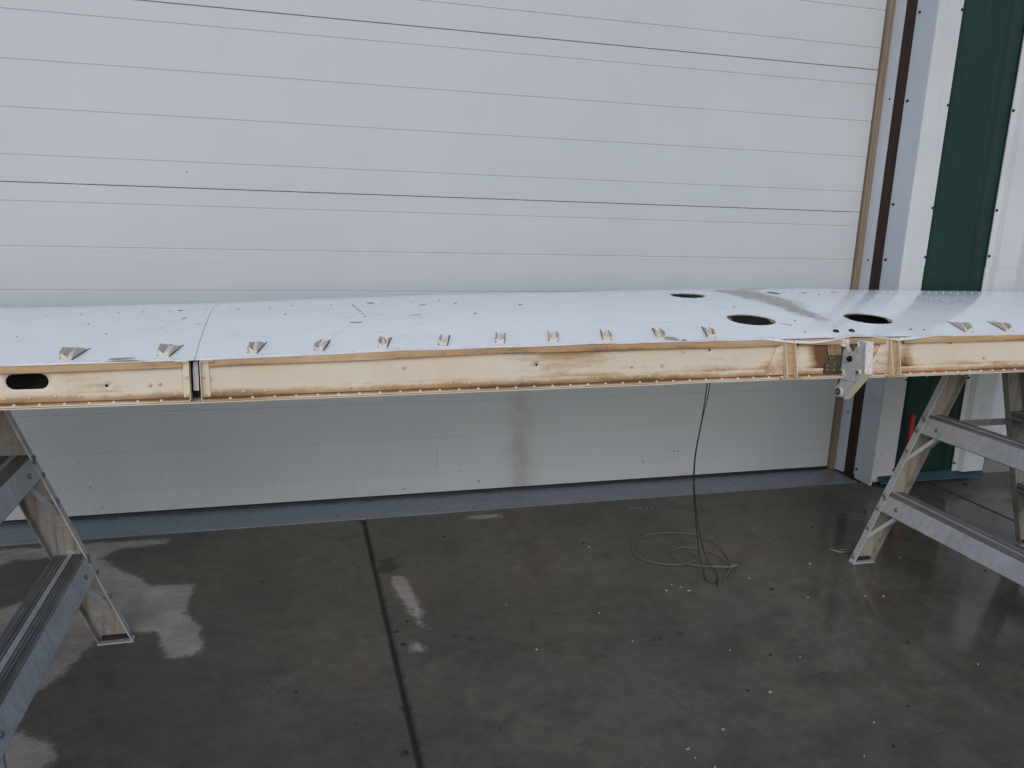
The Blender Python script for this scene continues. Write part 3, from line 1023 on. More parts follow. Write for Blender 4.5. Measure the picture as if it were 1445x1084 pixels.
def web(x0, x1):
    pts, edges = [], []
    xs_ = np.linspace(x0, x1, int((x1 - x0) / .02) + 1)
    for v in np.linspace(0, 1, 13):
        for x in xs_:
            z = zb(x) + .002 + v * (zt(x) - zb(x) - .006)
            if abs(x - OVAL[0]) < OVAL[2] + .006 and abs(z - OVAL[1]) < OVAL[3] + .004:
                continue
            if any((x - a) ** 2 + (z - b) ** 2 < (r * 1.8) ** 2 for a, b, r in SH):
                continue
            pts.append((x, z))
    loops = []
    if x0 < OVAL[0] < x1:
        lp = []
        for k in range(32):
            a = 2 * math.pi * k / 32
            sx = OVAL[2] - OVAL[3]
            lp.append((OVAL[0] + (sx if math.cos(a) > 0 else -sx) + OVAL[3] * math.cos(a), OVAL[1] + OVAL[3] * math.sin(a)))
        loops.append(lp)
    for a, b, r in SH:
        if x0 < a < x1:
            loops.append([(a + r * math.cos(2 * math.pi * k / 14), b + r * math.sin(2 * math.pi * k / 14)) for k in range(14)])
    for lp in loops:
        n0 = len(pts)
        pts += lp
        edges += [(n0 + k, n0 + (k + 1) % len(lp)) for k in range(len(lp))]
    V, E, F, *_ = delaunay_2d_cdt([Vector(p) for p in pts], edges, [], 0, 1e-7)
    P = np.array([tuple(v) for v in V])
    keep = []
    for f in F:
        c = P[list(f)].mean(0)[None]
        if any(sd_poly(c, lp)[0] > 1e-5 for lp in loops if abs(c[0, 0] - lp[0][0]) < .1):
            continue
        keep.append(tuple(f))
    yy = np.array([.0010 * noise.noise((x * 9, z * 25, 0)) for x, z in P])
    me = bpy.data.meshes.new('spar_web')
    me.from_pydata(np.column_stack([P[:, 0], YS + yy, P[:, 1]]).tolist(), [], keep)
    me.polygons.foreach_set('use_smooth', [True] * len(me.polygons))
    me.materials.append(M['cream'])
    v = (P[:, 1] - zb(P[:, 0])) / (zt(P[:, 0]) - zb(P[:, 0]))
    x = P[:, 0]
    gr = .10 + .50 * np.exp(-(1 - v - .13).clip(0) / .07) + .40 * np.exp(-v / .09) + .30 * np.exp(-((v - .27) / .02) ** 2)
    for cx, w, amp, pv in [(-.235, .03, .25, .5), (-.205, .03, .3, .5), (.76, .16, .20, .9), (.62, .12, .18, .7), (1.54, .07, .8, .75), (1.555, .05, .7, .15), (1.32, .05, .4, .1), (1.40, .10, .15, .9), (1.46, .03, .7, .6),
                           (1.65, .05, .35, .3), (1.755, .03, .5, .3), (2.0, .35, .22, .12), (.9, .25, .2, .08), (.3, .2, .15, .1), (-.5, .1, .2, .9), (1.15, .1, .2, .2), (.1, .1, .1, .9), (-.42, .10, .22, .15), (1.345, .03, .35, .6)]:
        gr += 1.35 * amp * np.exp(-((x - cx) / w) ** 2 - ((v - pv) / .55) ** 2)
    set_attr(me, 'grime', gr - .12)
    o = bpy.data.objects.new('spar_web', me)
    COL.objects.link(o)
    o.parent = wing
    s = o.modifiers.new('thick', 'SOLIDIFY')
    s.thickness = .0016
    s.offset = 1
    return o


web(XL + .01, GAP0)
web(GAP1, XR - .01)
# the dark bay behind the web gap, and the white strap seen in it
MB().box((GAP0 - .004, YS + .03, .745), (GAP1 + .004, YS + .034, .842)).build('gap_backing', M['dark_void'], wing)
st = MB()
st.prism([(-.2275, YS + .012, .765), (-.2155, YS + .012, .764), (-.2145, YS + .012, .800), (-.2150, YS + .012, .8335), (-.2250, YS + .012, .8335), (-.2270, YS + .012, .81)], (0, .012, 0))
st.cyl((-.2235, YS + .0118, .812), (-.2235, YS + .0095, .812), .0018, 8)
st.cyl((-.2175, YS + .0118, .812), (-.2175, YS + .0095, .812), .0018, 8)
st.box((-.2268, YS + .0105, .8035), (-.2148, YS + .012, .8055))
st.build('gap_strap', M['white_block'], wing, bevel=.0015)


def swept(name, prof_fn, x0, x1, m, step=.06, smooth=False, grime=None, label=None):
    """prof_fn(x) gives a closed (y,z) outline; sweep it from x0 to x1"""
    xs_ = np.linspace(x0, x1, max(2, int((x1 - x0) / step) + 1))
    rows = [prof_fn(float(x)) for x in xs_]
    n = len(rows[0])
    vs = [(x, a, b) for x, r in zip(xs_, rows) for a, b in r]
    fs = [(i * n + j, i * n + (j + 1) % n, (i + 1) * n + (j + 1) % n, (i + 1) * n + j) for i in range(len(xs_) - 1) for j in range(n)]
    fs += [tuple(range(n)), tuple(range((len(xs_) - 1) * n, len(xs_) * n))]
    o = MB().add(vs, fs).build(name, m, wing, smooth=smooth, label=label)
    if grime is not None:
        gv = np.tile(np.array(grime if isinstance(grime, (list, tuple)) else [grime] * n), len(xs_))
        gx = np.array([.16 * noise.noise((v_[0] * 4.2, v_[1] * 3, 5.0)) + .10 * noise.noise((v_[0] * 15, 0, 2.0)) for v_ in vs])
        set_attr(o.data, 'grime', gv + gx)
    return o


def top_band(x):
    z = zt(x) - .004
    hb = .0165 + .0015 * noise.noise((x * 3, 0, 0))
    return [(YS - .0105, z - hb), (YS - .0095, z - hb + .003), (YS - .0060, z), (YS - .0003, z), (YS - .0003, z - hb - .001), (YS - .0095, z - hb - .001)]


def angle_leg(x):
    z = zb(x)
    hh = np.interp(x, [-1.8, 1.28, 1.29, 3.6], [.0290, .0275, .0275, .024])
    return [(YS - .0025, z + .010), (YS - .0025, z + hh - .001), (YS - .0015, z + hh), (YS - .0003, z + hh), (YS - .0003, z + .010)]


def bottom_lip(x):
    z = zb(x)
    w = .0015 * noise.noise((x * 4, 9, 0))
    return [(YS - .0165 + w, z + .0030), (YS - .0165 + w, z + .0055), (YS - .006, z + .0085), (YS - .0025, z + .0105), (YS + .02, z + .0095), (YS + .02, z + .001), (YS - .006, z + .003)]


for a, b in ((XL + .01, -.247), (-.190, 1.322), (1.378, 1.674), (1.738, XR - .01)):
    swept('top_flange', top_band, a, b, M['cream_dirty'], grime=[.36, .25, .12, .2, .5, .62], step=.03)
for a, b in ((XL + .01, -.246), (-.192, 1.300), (1.375, 1.476), (1.735, XR - .01)):
    swept('lower_angle', angle_leg, a, b, M['cream'], grime=[.8, .27, .5, .5, .5], step=.03)
for a, b in ((XL + .01, GAP0 - .003), (GAP1 + .003, XR - .01)):
    swept('bottom_lip', bottom_lip, a, b, M['cream'], grime=[.28, .4, .95, 1.15, .8, .4, .4], step=.03)


def skin_lip(x):
    z = zb(x)
    w = .002 * noise.noise((x * 5, 4, 0))
    return [(YS - .0185 + w, z - .0005), (YS - .0185 + w, z + .0018), (YS + .03, z + .0006), (YS + .03, z - .0010)]


swept('lower_skin_edge', skin_lip, XL + .01, XR - .01, M['cream_clean'], step=.03)


# end channels either side of the gap (folded strip: web strip, lip that comes forward)
def end_channel(x_in, x_out):
    s = 1 if x_out > x_in else -1
    z0, z1 = float(zb(x_in)) + .004, float(zt(x_in)) - .005
    m = MB()
    m.prism([(x_in, YS - .0028, z0 + .006), (x_out, YS - .0028, z0 + .008), (x_out, YS - .0028, z1 - .002), (x_in, YS - .0028, z1)], (0, -.0016, 0))
    # forward lip with rounded corners top and bottom
    lip = [(x_in + s * .030, z1), (x_in + s * .004, z1), (x_in + s * .0012, z1 - .0012), (x_in, z1 - .004), (x_in, z0 + .014), (x_in + s * -.0005, z0 + .005), (x_in + s * .0018, z0 + .001), (x_in + s * .005, z0), (x_in + s * .034, z0)]
    th = .0016
    ins = [(a + s * th * (1 if 0 < i < len(lip) - 1 else 0), b + (-th if b > .8 else th) * (1 if (i < 3 or i > 5) else 0)) for i, (a, b) in enumerate(lip)]
    n_ = len(lip)
    f, k = YS - .015, YS - .003
    vs_ = [(a, f, b) for a, b in lip] + [(a, f, b) for a, b in ins] + [(a, k, b) for a, b in lip] + [(a, k, b) for a, b in ins]
    fs_ = []
    for i in range(n_ - 1):
        fs_ += [(i, i + 1, n_ + i + 1, n_ + i), (i, i + 1, 2 * n_ + i + 1, 2 * n_ + i), (n_ + i, n_ + i + 1, 3 * n_ + i + 1, 3 * n_ + i)]
    m.add(vs_, fs_)
    o = m.build('end_channel', M['cream_clean'], wing)
    set_attr(o.data, 'grime', np.full(len(o.data.vertices), .22))
    return o


end_channel(-.2315, -.247)
end_channel(-.2085, -.189)
# splice plate on the left web
MB().prism([(-.311, YS - .0012, .772), (-.249, YS - .0012, .773), (-.249, YS - .0012, .826), (-.307, YS - .0012, .825)], (0, -.0012, 0)).build('splice_plate', M['cream'], wing)


# channel stiffeners with triangular feet
def stiffener(xa, xb, tri, skew):
    z0, z1 = float(zb(xa)) + .006, float(zt(xa)) - .004
    dep0, dep1 = .026, .014                       # deeper at the foot
    for i, x in enumerate((xa, xb)):
        x2 = x + skew
        m = MB()
        m.add([(x, YS, z1), (x2, YS, z0), (x2, YS - dep0, z0), (x, YS - dep1, z1),
               (x + .0022, YS, z1), (x2 + .0022, YS, z0), (x2 + .0022, YS - dep0, z0), (x + .0022, YS - dep1, z1)],
              [(0, 1, 2, 3), (7, 6, 5, 4), (0, 3, 7, 4), (1, 5, 6, 2), (3, 2, 6, 7), (0, 4, 5, 1)])
        o = m.build('stiffener_flange', M['cream'], wing)
        set_attr(o.data, 'grime', [.35, .5, .05, .05, .35, .5, .05, .05])
    m = MB().prism([(xa, YS - .003, z1), (xb, YS - .003, z1), (xb + skew, YS - .003, z0), (xa + skew, YS - .003, z0)], (0, -.002, 0))
    m.box((xa + skew - .02, YS - .030, z0 - .004), (xb + skew + .016, YS - .004, z0 - .0005))
    o = m.build('stiffener', M['cream_dirty'], wing)
    m = MB().prism([(p[0], YS - .0032, p[1]) for p in tri], (0, -.0018, 0))
    o = m.build('stiffener_foot', M['cream'], wing)
    set_attr(o.data, 'grime', [.55 if p[1] < .79 else .25 for p in tri] * 2)
    # bolt on the foot
    return o


stiffener(1.328, 1.360, [(1.283, .765), (1.283, .777), (1.296, .806), (1.308, .842), (1.326, .862), (1.334, .862), (1.340, .765)], .014)
stiffener(1.684, 1.712, [(1.636, .762), (1.636, .795), (1.668, .864), (1.686, .864), (1.700, .762)], .016)
# green-brown gusset next to the bracket
MB().prism([(1.4835, YS - .0030, .8185), (1.5260, YS - .0030, .8185), (1.5240, YS - .0030, .862), (1.4730, YS - .0030, .862), (1.478, YS - .003, .838)], (0, -.003, 0)).build('upper_gusset', M['gusset_brown'], wing)
MB().prism([(1.4740, YS - .0030, .766), (1.5450, YS - .0030, .760), (1.5360, YS - .0030, .8175), (1.4960, YS - .0030, .8165), (1.4745, YS - .003, .790)], (0, -.004, 0)).build('lower_gusset', M['gusset'], wing)
gb = MB()
for x, z in [(1.484, .776), (1.484, .787), (1.507, .776), (1.506, .794), (1.500, .812), (1.490, .812), (1.490, .826), (1.503, .832), (1.487, .846), (1.502, .853), (1.514, .842), (1.514, .825)]:
    gb.dome((x, YS - .0065, z), (0, -1, 0), .0035, .0035, 8)
gb.build('gusset_bolt', M['gusset_brown'], wing, smooth=True)

# ---- hinge bracket: a cast plate standing out from the spar, flanged along its front and lower edge
BXP = 1.532
out = [(-1.205, .866), (-1.212, .866), (-1.216, .846), (-1.230, .834), (-1.246, .835), (-1.252, .846), (-1.250, .862), (-1.262, .872), (-1.283, .874), (-1.296, .868), (-1.300, .79),
       (-1.296, .776), (-1.240, .706), (-1.226, .697), (-1.210, .695), (-1.195, .699), (-1.187, .709), (-1.189, .721), (-1.199, .728), (-1.207, .742), (-1.205, .752), (-1.2025, .762), (-1.2025, .80)]
br = MB().prism([(BXP, y, z) for y, z in out], (.012, 0, 0))
hb = br.build('hinge_bracket', M['bracket'], wing, bevel=.002, label='white cast hinge bracket with a lug below the spar')
fl = MB()
fl.add([(BXP - .004, -1.293, .874), (BXP + .021, -1.293, .872), (BXP + .021, -1.304, .787), (BXP - .004, -1.304, .787),
        (BXP - .004, -1.299, .876), (BXP + .021, -1.299, .874), (BXP + .021, -1.310, .785), (BXP - .004, -1.310, .785)],
       [(0, 1, 2, 3), (7, 6, 5, 4), (0, 4, 5, 1), (1, 5, 6, 2), (2, 6, 7, 3), (3, 7, 4, 0)])
fl.build('bracket_flange', M['bracket_flange'], hb, bevel=.001)
fl = MB()
fl.add([(BXP - .001, -1.304, .787), (BXP + .021, -1.304, .787), (BXP + .021, -1.232, .697), (BXP - .001, -1.232, .697),
        (BXP - .001, -1.310, .784), (BXP + .021, -1.310, .784), (BXP + .021, -1.236, .6935), (BXP - .001, -1.236, .6935)],
       [(0, 1, 2, 3), (7, 6, 5, 4), (0, 4, 5, 1), (1, 5, 6, 2), (2, 6, 7, 3), (3, 7, 4, 0)])
fl.build('bracket_flange', M['cream_clean'], hb, bevel=.001)
for (y, z, r) in [(-1.2115, .7115, .0125), (-1.214, .770, .0095), (-1.262, .858, .0085), (-1.282, .783, .0085)]:
    m = MB()
    r *= 1.22 if r > .012 else 1.0
    m.cyl((BXP - .006, y, z), (BXP + .001, y, z), r, 20)
    o = m.build('boss', M['bracket'], hb, bevel=.001)
    MB().cyl((BXP - .0068, y, z), (BXP - .0005, y, z), r * .66, 16).build('bushing', M['bolt_dark'], hb)
    MB().cyl((BXP - .0076, y, z), (BXP - .0005, y, z), r * .34, 12).build('bushing', M['gusset_brown'], hb)
m = MB().cyl((BXP - .005, -1.240, .8145), (BXP + .0, -1.240, .8145), .0095, 6)
m.cyl((BXP - .011, -1.240, .8145), (BXP - .005, -1.240, .8145), .005, 8)
m.build('bolt', M['bolt_dark'], hb, bevel=.0008)
MB().box((BXP - .0006, -1.262, .7500), (BXP, -1.206, .7512)).build('crack_line', M['chip_dark'], hb)
MB().prism([(BXP - .0007, -1.236, .809), (BXP - .0007, -1.234, .811), (BXP - .0007, -1.216, .797), (BXP - .0007, -1.217, .795)], (.0007, 0, 0)).build('scratch_mark', M['chip_brown'], hb)
m = MB().box((1.515, YS - .020, .846), (1.536, YS - .004, .866))
m.dome((1.525, YS - .021, .858), (0, -1, 0), .005, .004)
m.build('spacer', M['bracket_flange'], wing, bevel=.003)

# ---- rivets on the spar (past counting: one part per run)
rv = MB()
x = XL + .05
while x < XR - .05:
    if not (-.255 < x < -.185 or 1.31 < x < 1.385 or 1.47 < x < 1.60 or 1.67 < x < 1.745):
        z = float(zb(x))
        rv.dome((x, YS - .0025, z + .0205 + random.uniform(-.0008, .0008)), (0, -1, 0), .0036, .0028, 8)
    x += .0495 if x < 1.28 else .044
for x, z in [(-.318, .826), (-.297, .826), (-.318, .785), (-.297, .786), (.26, .812), (1.02, .838), (.87, .80), (.96, .801), (1.306, .79), (1.30, .768), (1.318, .77),
             (1.345, .850), (1.372, .79), (1.655, .80), (1.652, .769), (1.696, .855), (-.215 + .012, .80), (-.2385, .80), (-.2385, .758), (-.200, .759), (2.05, .80), (2.3, .81)]:
    rv.dome((x, YS - .005, z), (0, -1, 0), .0042, .0032, 8)
rv.build('spar_rivets', M['rivet_cream'], wing, smooth=True, kind='stuff')
rv = MB()
x = XL + .07
while x < XR - .05:
    if not (-.25 < x < -.19 or 1.45 < x < 1.61):
        z = float(zb(x))
        rv.dome((x, YS - .0115, z + .0072), (0, -.45, .9), .0038, .0026, 8)
        if random.random() < .3:
            rv.dome((x + .02, YS - .011, z - .0005), (0, -.1, -1), .004, .004, 8)
    x += .0495 if x < 1.28 else .044
rv.build('lip_rivets', M['rivet_pale'], wing, smooth=True, kind='stuff')


# ---- rivets and chips on the skin
def on(x, y, d=0.0):
    return Vector((x, y, float(zsurf(x, y)) + d))


rv = MB()
def row(x0, x1, y, step, r=.0028):
    x_ = x0
    while x_ < x1:
        p = on(x_, y + random.uniform(-.0008, .0008))
        rv.dome(p, (0, -.08, 1), r, r * .45, 6)
        x_ += step
def col(xc, y0, y1, step, r=.0025):
    y_ = y0
    while y_ < y1:
        rv.dome(on(xc + random.uniform(-.0006, .0006), y_), (0, -.08, 1), r, r * .45, 6)
        y_ += step
row(XL, XR, -.690, .034)
row(XL, XR, -.655, .034)
row(1.86, XR, -.80, .038)
row(1.86, XR, -.85, .05)
row(1.82, XR, -1.01, .042)
row(1.80, 2.15, -1.12, .046)
for xc in (1.40, 1.60):
    col(xc, -1.0, -.66, .03)
for xc in (1.47, 1.54):
    col(xc, -1.08, -.66, .05)
row(.2, 1.2, -.71, .05)
for xc in (2.20, 2.62):
    col(xc, -1.1, -.66, .045)
rv.build('skin_rivets', M['rivet_white'], wing, smooth=True, kind='stuff')


def flakes(name, spots, m, parent, lift=.0006):
    b = MB()
    for x_, y_, rx, ry, ang in spots:
        n_ = 7
        c = []
        for i in range(n_):
            a = i / n_ * 6.283
            q = random.uniform(.55, 1.1)
            u, v = rx * q * math.cos(a), ry * q * math.sin(a)
            c.append(on(x_ + u * math.cos(ang) - v * math.sin(ang), y_ + u * math.sin(ang) + v * math.cos(ang), lift + .0014))
        b.prism(c, (0, 0, -.0016))
    return b.build(name, m, parent, kind='stuff')


sp = []
for k in range(6):                                        # little slits in a row, mid wing
    sp.append((.172 + .004 * k, -.77 - .03 * k, .006, .002, .1))
for k in range(14):                                       # along the outboard rivet rows
    sp.append((-.65 + .085 * k + random.uniform(-.03, .03), -.74 + random.uniform(-.012, .012), random.uniform(.002, .004), .0014, random.uniform(-.2, .2)))
for k in range(5):
    sp.append((-.62 + .09 * k + random.uniform(-.03, .03), -.95 + random.uniform(-.06, .06), .003, .0015, .1))
sp += [(-.305, -.735, .012, .004, -.1), (.225, -.73, .016, .004, -.5), (1.425, -1.165, .005, .003, 0),
       (1.325, -.94, .004, .004, 0), (1.75, -.78, .005, .003, 0), (1.45, -1.08, .004, .003, 0), (1.80, -1.16, .012, .003, .4), (1.845, -1.165, .006, .003, .2),
       (1.72, -.74, .014, .0025, -.6), (1.02, -1.202, .016, .004, .1), (.47, -.80, .006, .002, 0), (.66, -.84, .007, .003, 0), (.50, -.94, .008, .002, .1), (-.02, -.86, .005, .002, 0)]
flakes('paint_chips', [(a, b, c * .75, d * .75, e) for a, b, c, d, e in sp], M['chip_dark'], wing)
flakes('torn_edge', [(1.603, -.735, .030, .010, -1.2)], M['gap_dark'], wing)
sp = [(.16, -.985, .018, .006, .0), (.37, -.80, .012, .005, .1), (-.375, -1.194, .03, .006, .0), (-.28, -.86, .012, .0012, .9), (1.58, -.61, .05, .007, .1),
      (1.63, -.60, .02, .005, .2), (1.40, -1.11, .02, .0008, -.6), (1.86, -.72, .02, .003, .0), (.33, -.93, .02, .0007, .05), (2.5, -.95, .01, .003, 0)]
flakes('worn_spots', sp, M['chip_brown'], wing)
for x_, y_ in ((1.530, -1.166), (1.585, -1.165)):
    MB().dome(on(x_, y_, .001), (0, -.1, 1), .0095, .006, 14).build('skin_bolt', M['bolt_dark'], wing, smooth=True)

# rims of the openings: ring of bare metal below the skin, with two lugs
for hx, hy, rx, ry, an in HOLES:
    m = MB()
    N = 40
    vs_ = []
    for ring, (sc_, dz) in enumerate(((1.05, -.0012), (.955, -.0012), (.94, -.0018), (.95, -.0035))):
        for k in range(N):
            a = 2 * math.pi * k / N
            u, v = rx * sc_ * math.cos(a), ry * sc_ * math.sin(a)
            lug = 1.0
            if ring in (1, 2, 3) and (abs(math.sin(a)) < .22):
                lug = .86
            u *= lug
            px, py = hx + u * math.cos(an) - v * math.sin(an), hy + u * math.sin(an) + v * math.cos(an)
            p = on(px, py, dz - .0015)
            vs_.append(p)
    fs_ = [(r * N + k, r * N + (k + 1) % N, (r + 1) * N + (k + 1) % N, (r + 1) * N + k) for r in range(3) for k in range(N)]
    m.add(vs_, fs_)
    for s_ in (-1, 1):
        u = s_ * rx * .87
        p = on(hx + u * math.cos(an), hy + u * math.sin(an), -.0030)
        m.cyl(p, p + Vector((0, 0, .0018)), .0035, 8)
    m.build('opening_rim', M['rim'], wing)


# ---- bent-up sheet tabs along the rear edge: two small fins with a folded front
def bent_tab(x, y, w, ln, hgt, twist, seed):
    r = random.Random(seed)
    ca, sa = math.cos(twist), math.sin(twist)
    def L(u, v, dz):                       # u across, v back from the front, dz above the skin
        px, py = x + u * ca - v * sa, y + u * sa + v * ca
        return on(px, py, dz)
    j = lambda s_: r.uniform(-s_, s_)
    m = MB()
    th = .0011
    def plate(pts, off):
        m.prism(pts, off)
    # two side fins, tall in front, running out to nothing behind
    for s_, wid in ((-1, 1.0), (1, 1.0)):
        u = s_ * w / 2
        lean = s_ * .003 + j(.002)
        big = 1.0 + j(.12)
        p = [L(u, 0, -.001), L(u, ln * (1 + j(.1)), -.001), L(u + lean * .3, ln * .70, hgt * .34 * big), L(u + lean, ln * .28 + j(.006), hgt * (.82 + j(.16)) * big), L(u + lean, .003, hgt * (.55 + j(.16)) * big)]
        plate(p, Vector((ca, sa, 0)) * th * s_)
    # folded front face with a crease and a notch
    c = L(j(.004), .004, hgt * (.22 + j(.12)))
    a0, b0 = L(-w / 2, 0.0005, 0), L(w / 2, 0.0005, 0)
    a1, b1 = L(-w / 2 - .002, .004, hgt * (.58 + j(.16))), L(w / 2 + .002, .004, hgt * (.55 + j(.16)))
    plate([a0, c, a1], Vector((0, .0014, 0)))
    plate([a0, b0, b1, c], Vector((0, .0012, .0003)))
    # curled tongue between the fins
    plate([L(-w * .30, .010, 0), L(w * .34, .012, 0), L(w * .30 + j(.003), ln * .55, hgt * (.35 + j(.15))), L(j(.006), ln * .45, hgt * (.6 + j(.2))), L(-w * .34, ln * .40, hgt * (.35 + j(.15)))], Vector((0, .001, .0012)))
    o = m.build('bent_tab', M['tab'], wing)
    set_attr(o.data, 'grime', [.42 if i % 4 == 0 else .05 for i in range(len(o.data.vertices))])
    # thin dark strip laid on the skin along the foot of each fin
    d = MB()
    for s_ in (-1, 1):
        u = s_ * (w / 2 + .0012)
        d.prism([L(u, -.001, .0009), L(u, ln * 1.02, .0009), L(u + s_ * .0030, ln * 1.02, .0009), L(u + s_ * .0026, -.001, .0009)], (0, 0, -.0012))
    d.build('tab_foot_line', M['edge_dark'], o)
    return o


TABS = [(-.488, 1.0, 1), (-.288, 1.0, 2), (-.094, .95, 3), (.058, .9, 4), (.210, .9, 5), (.360, .9, 6), (.508, .9, 7), (.652, .9, 8), (.802, .9, 9), (.958, .95, 10), (1.112, .95, 11),
        (1.995, 1.0, 12), (2.150, 1.0, 13), (2.31, 1.0, 14), (2.47, 1.0, 15), (2.63, 1, 16)]
for x, s_, seed in TABS:
    wide = .022 if x > 1.9 or x < -.2 else .017
    bent_tab(x, -1.186, wide, .078 * s_, .023 * s_, math.radians(-16 if x < 1.9 else 24 - 30), seed)
# curl of torn skin at one tab
m = MB().prism([on(.965, -1.196, .004), on(1.005, -1.204, .002), on(.998, -1.190, .003), on(.972, -1.186, .004)], (0, 0, .002))
m.build('torn_curl', M['chip_brown'], wing)


# ------------------------------------------------------------------ stepladders
def stepladder(label, s, xf0, xf1, xr0, xr1, yfar, ynear, ztop, zsteps, cant=0.0):
    """double-sided ladder; s=+1: its near side climbs towards +x. xf*/xr*: outer edges of front/rear rails at the floor and the top"""
    t = thing('stepladder', label, 'stepladder', 'aluminium stepladders under the wing')
    W, FL, TH = .086, .024, .003
    def xo(front, z):
        a, b = (xf0, xf1) if front else (xr0, xr1)
        return a + (b - a) * z / ztop
    bolts = MB()
    for front in (True, False):
        d = s if front else -s                     # direction from outer edge into the ladder
        for far in (True, False):
            yw = yfar if far else ynear            # face of the channel web
            k = -1 if far else 1                   # flanges point to the ladder's middle
            def sec(z):
                x_ = xo(front, z)
                return [(x_, yw), (x_, yw + k * FL), (x_ + d * TH, yw + k * FL), (x_ + d * TH, yw + k * TH), (x_ + d * (W - TH), yw + k * TH), (x_ + d * (W - TH), yw + k * FL), (x_ + d * W, yw + k * FL), (x_ + d * W, yw)]
            n_ = 8
            z0, z1 = .004, ztop - .004
            vs_ = [(a, b, z0) for a, b in sec(z0)] + [(a, b, z1) for a, b in sec(z1)]
            fs_ = [(i, (i + 1) % n_, n_ + (i + 1) % n_, n_ + i) for i in range(n_)] + [tuple(range(n_)), tuple(range(n_, 2 * n_))]
            rail = MB().add(vs_, fs_).build('rail', M['alu_dirty'], t)
            # bright outer flange skin
            x0_, x1_ = xo(front, z0), xo(front, z1)
            f = MB()
            q = .0006
            f.add([(x0_ - d * q, yw, z0), (x0_ - d * q, yw + k * (FL + q), z0), (x1_ - d * q, yw + k * (FL + q), z1), (x1_ - d * q, yw, z1),
                   (x0_ + d * (TH + q), yw + k * (FL + q), z0), (x1_ + d * (TH + q), yw + k * (FL + q), z1)],
                  [(0, 1, 2, 3), (1, 4, 5, 2)])
            f.build('rail_edge', M['alu'], rail)
            # foot plate: a turned lip closing the channel
            xa = xo(front, 0)
            fp = MB()
            ylo, yhi = sorted((yw - k * .001, yw + k * (FL + .004)))
            fp.box((min(xa - d * .002, xa + d * (W + .002)), ylo, .0), (max(xa - d * .002, xa + d * (W + .002)), yhi, .004))
            fp.build('foot', M['alu'], rail)
            ft = MB().box((min(xa + d * .006, xa + d * (W - .006)), min(yw + k * .004, yw + k * .012), .0045), (max(xa + d * .006, xa + d * (W - .006)), max(yw + k * .004, yw + k * .012), .016))
            ft.build('foot_pad', M['black_rubber'], rail)
            for z in [q_ + dz for q_ in zsteps for dz in (-.004, -.052, -.125)] + [.02]:
                if .01 < z < ztop - .02:
                    xx = xo(front, z)
                    bolts.dome((xx - d * .0008, yw + k * .012, z), (-d, 0, 0), .0075, .005, 10)
                    bolts.dome((xx + d * .018, yw + k * (TH), z - .01), (0, k, 0), .0050, .003, 8)
        # steps
        for zs in zsteps:
            xa = xo(front, zs) + d * .003
            y0, y1 = min(yfar, ynear) + .003, max(yfar, ynear) - .003
            D = .081
            pro = [(0, -.058), (-.0012, -.056), (-.0012, -.003), (.001, 0.0)]
            u = .006
            i_ = 0
            while u < D - .004:                      # ribbed tread; a plain band down the middle
                if D * .40 < u < D * .58:
                    pro += [(u, 0.0), (D * .58, 0.0)]
                    u = D * .58 + .001
                    continue
                pro += [(u, 0.0), (u + .0009, .0014), (u + .0023, .0014), (u + .0032, 0.0)]
                u += .0042
            pro += [(D, 0.0), (D, -.022), (D - .003, -.022), (D - .003, -.004), (.003, -.004), (.003, -.052), (.012, -.055), (.012, -.058)]
            lean = (xf1 - xf0 if front else xr1 - xr0) / ztop
            sec2 = [(xa + d * a + lean * b * (1 if b < -.03 else .6), zs + b) for a, b in pro]
            st_ = MB().strip(sec2, 1, y0, y1, close=True)
            step = st_.build('step', M['alu_tread'], t)
            bx0, bx1 = sorted((xa + d * D * .41, xa + d * D * .57))
            MB().box((bx0, y0, zs + .0002), (bx1, y1, zs + .0011)).build('tread_band', M['alu'], step)
            # the bright skirt face
            MB().strip([(xa - d * .0018, zs - .001), (xa - d * .0018 + lean * -.055, zs - .0555), (xa - d * .0014 + lean * -.055, zs - .0555), (xa - d * .0014, zs - .001)], 1, y0, y1, close=True).build('step_skirt', M['alu'], step)
            for far in (True, False):
                yw = yfar if far else ynear
                k = -1 if far else 1
                for off, zz in ((.085, -.030), (.020, -.014)):
                    bolts.dome((xa - d * .0018 + lean * zz, yw + k * off, zs + zz), (-d, 0, 0), .0078, .0055, 10)
                # knee brace under the step: flat strip from skirt to rail
                pA = Vector((xa + d * .003 + lean * -.04, yw + k * .092, zs - .045))
                pB = Vector((xo(front, zs - .155) + d * .010, yw + k * .006, zs - .155))
                b_ = MB()
                wv = Vector((d * .004, 0, -.016))
                tv = Vector((0, 0, -.006))
                b_.add([pA, pA + wv, pB + wv, pB, pA + tv, pA + wv * .3 + tv, pB + wv * .3 + tv, pB + tv],
                       [(0, 1, 2, 3), (0, 4, 7, 3), (4, 5, 6, 7), (1, 5, 6, 2), (0, 1, 5, 4), (3, 2, 6, 7)])
                b_.build('knee_brace', M['alu_bright'], step)
                # rear brace, set back by the other flange
                pA = Vector((xa + d * (D - .016), yw + k * .075, zs - .020))
                pB = Vector((xo(front, zs - .12) + d * (W - .012), yw + k * .010, zs - .13))
                b_ = MB().add([pA, pA + d * Vector((.014, 0, 0)), pB + d * Vector((.010, 0, 0)), pB, pA + tv, pA + d * Vector((.014, 0, 0)) + tv, pB + d * Vector((.010, 0, 0)) + tv, pB + tv],
                              [(0, 1, 2, 3), (4, 7, 6, 5), (0, 4, 5, 1), (1, 5, 6, 2), (2, 6, 7, 3), (3, 7, 4, 0)])
                b_.build('rear_brace', M['alu_dirty'], step)
    bolts.build('bolts', M['bolt_grey'], t, smooth=True, kind='stuff')
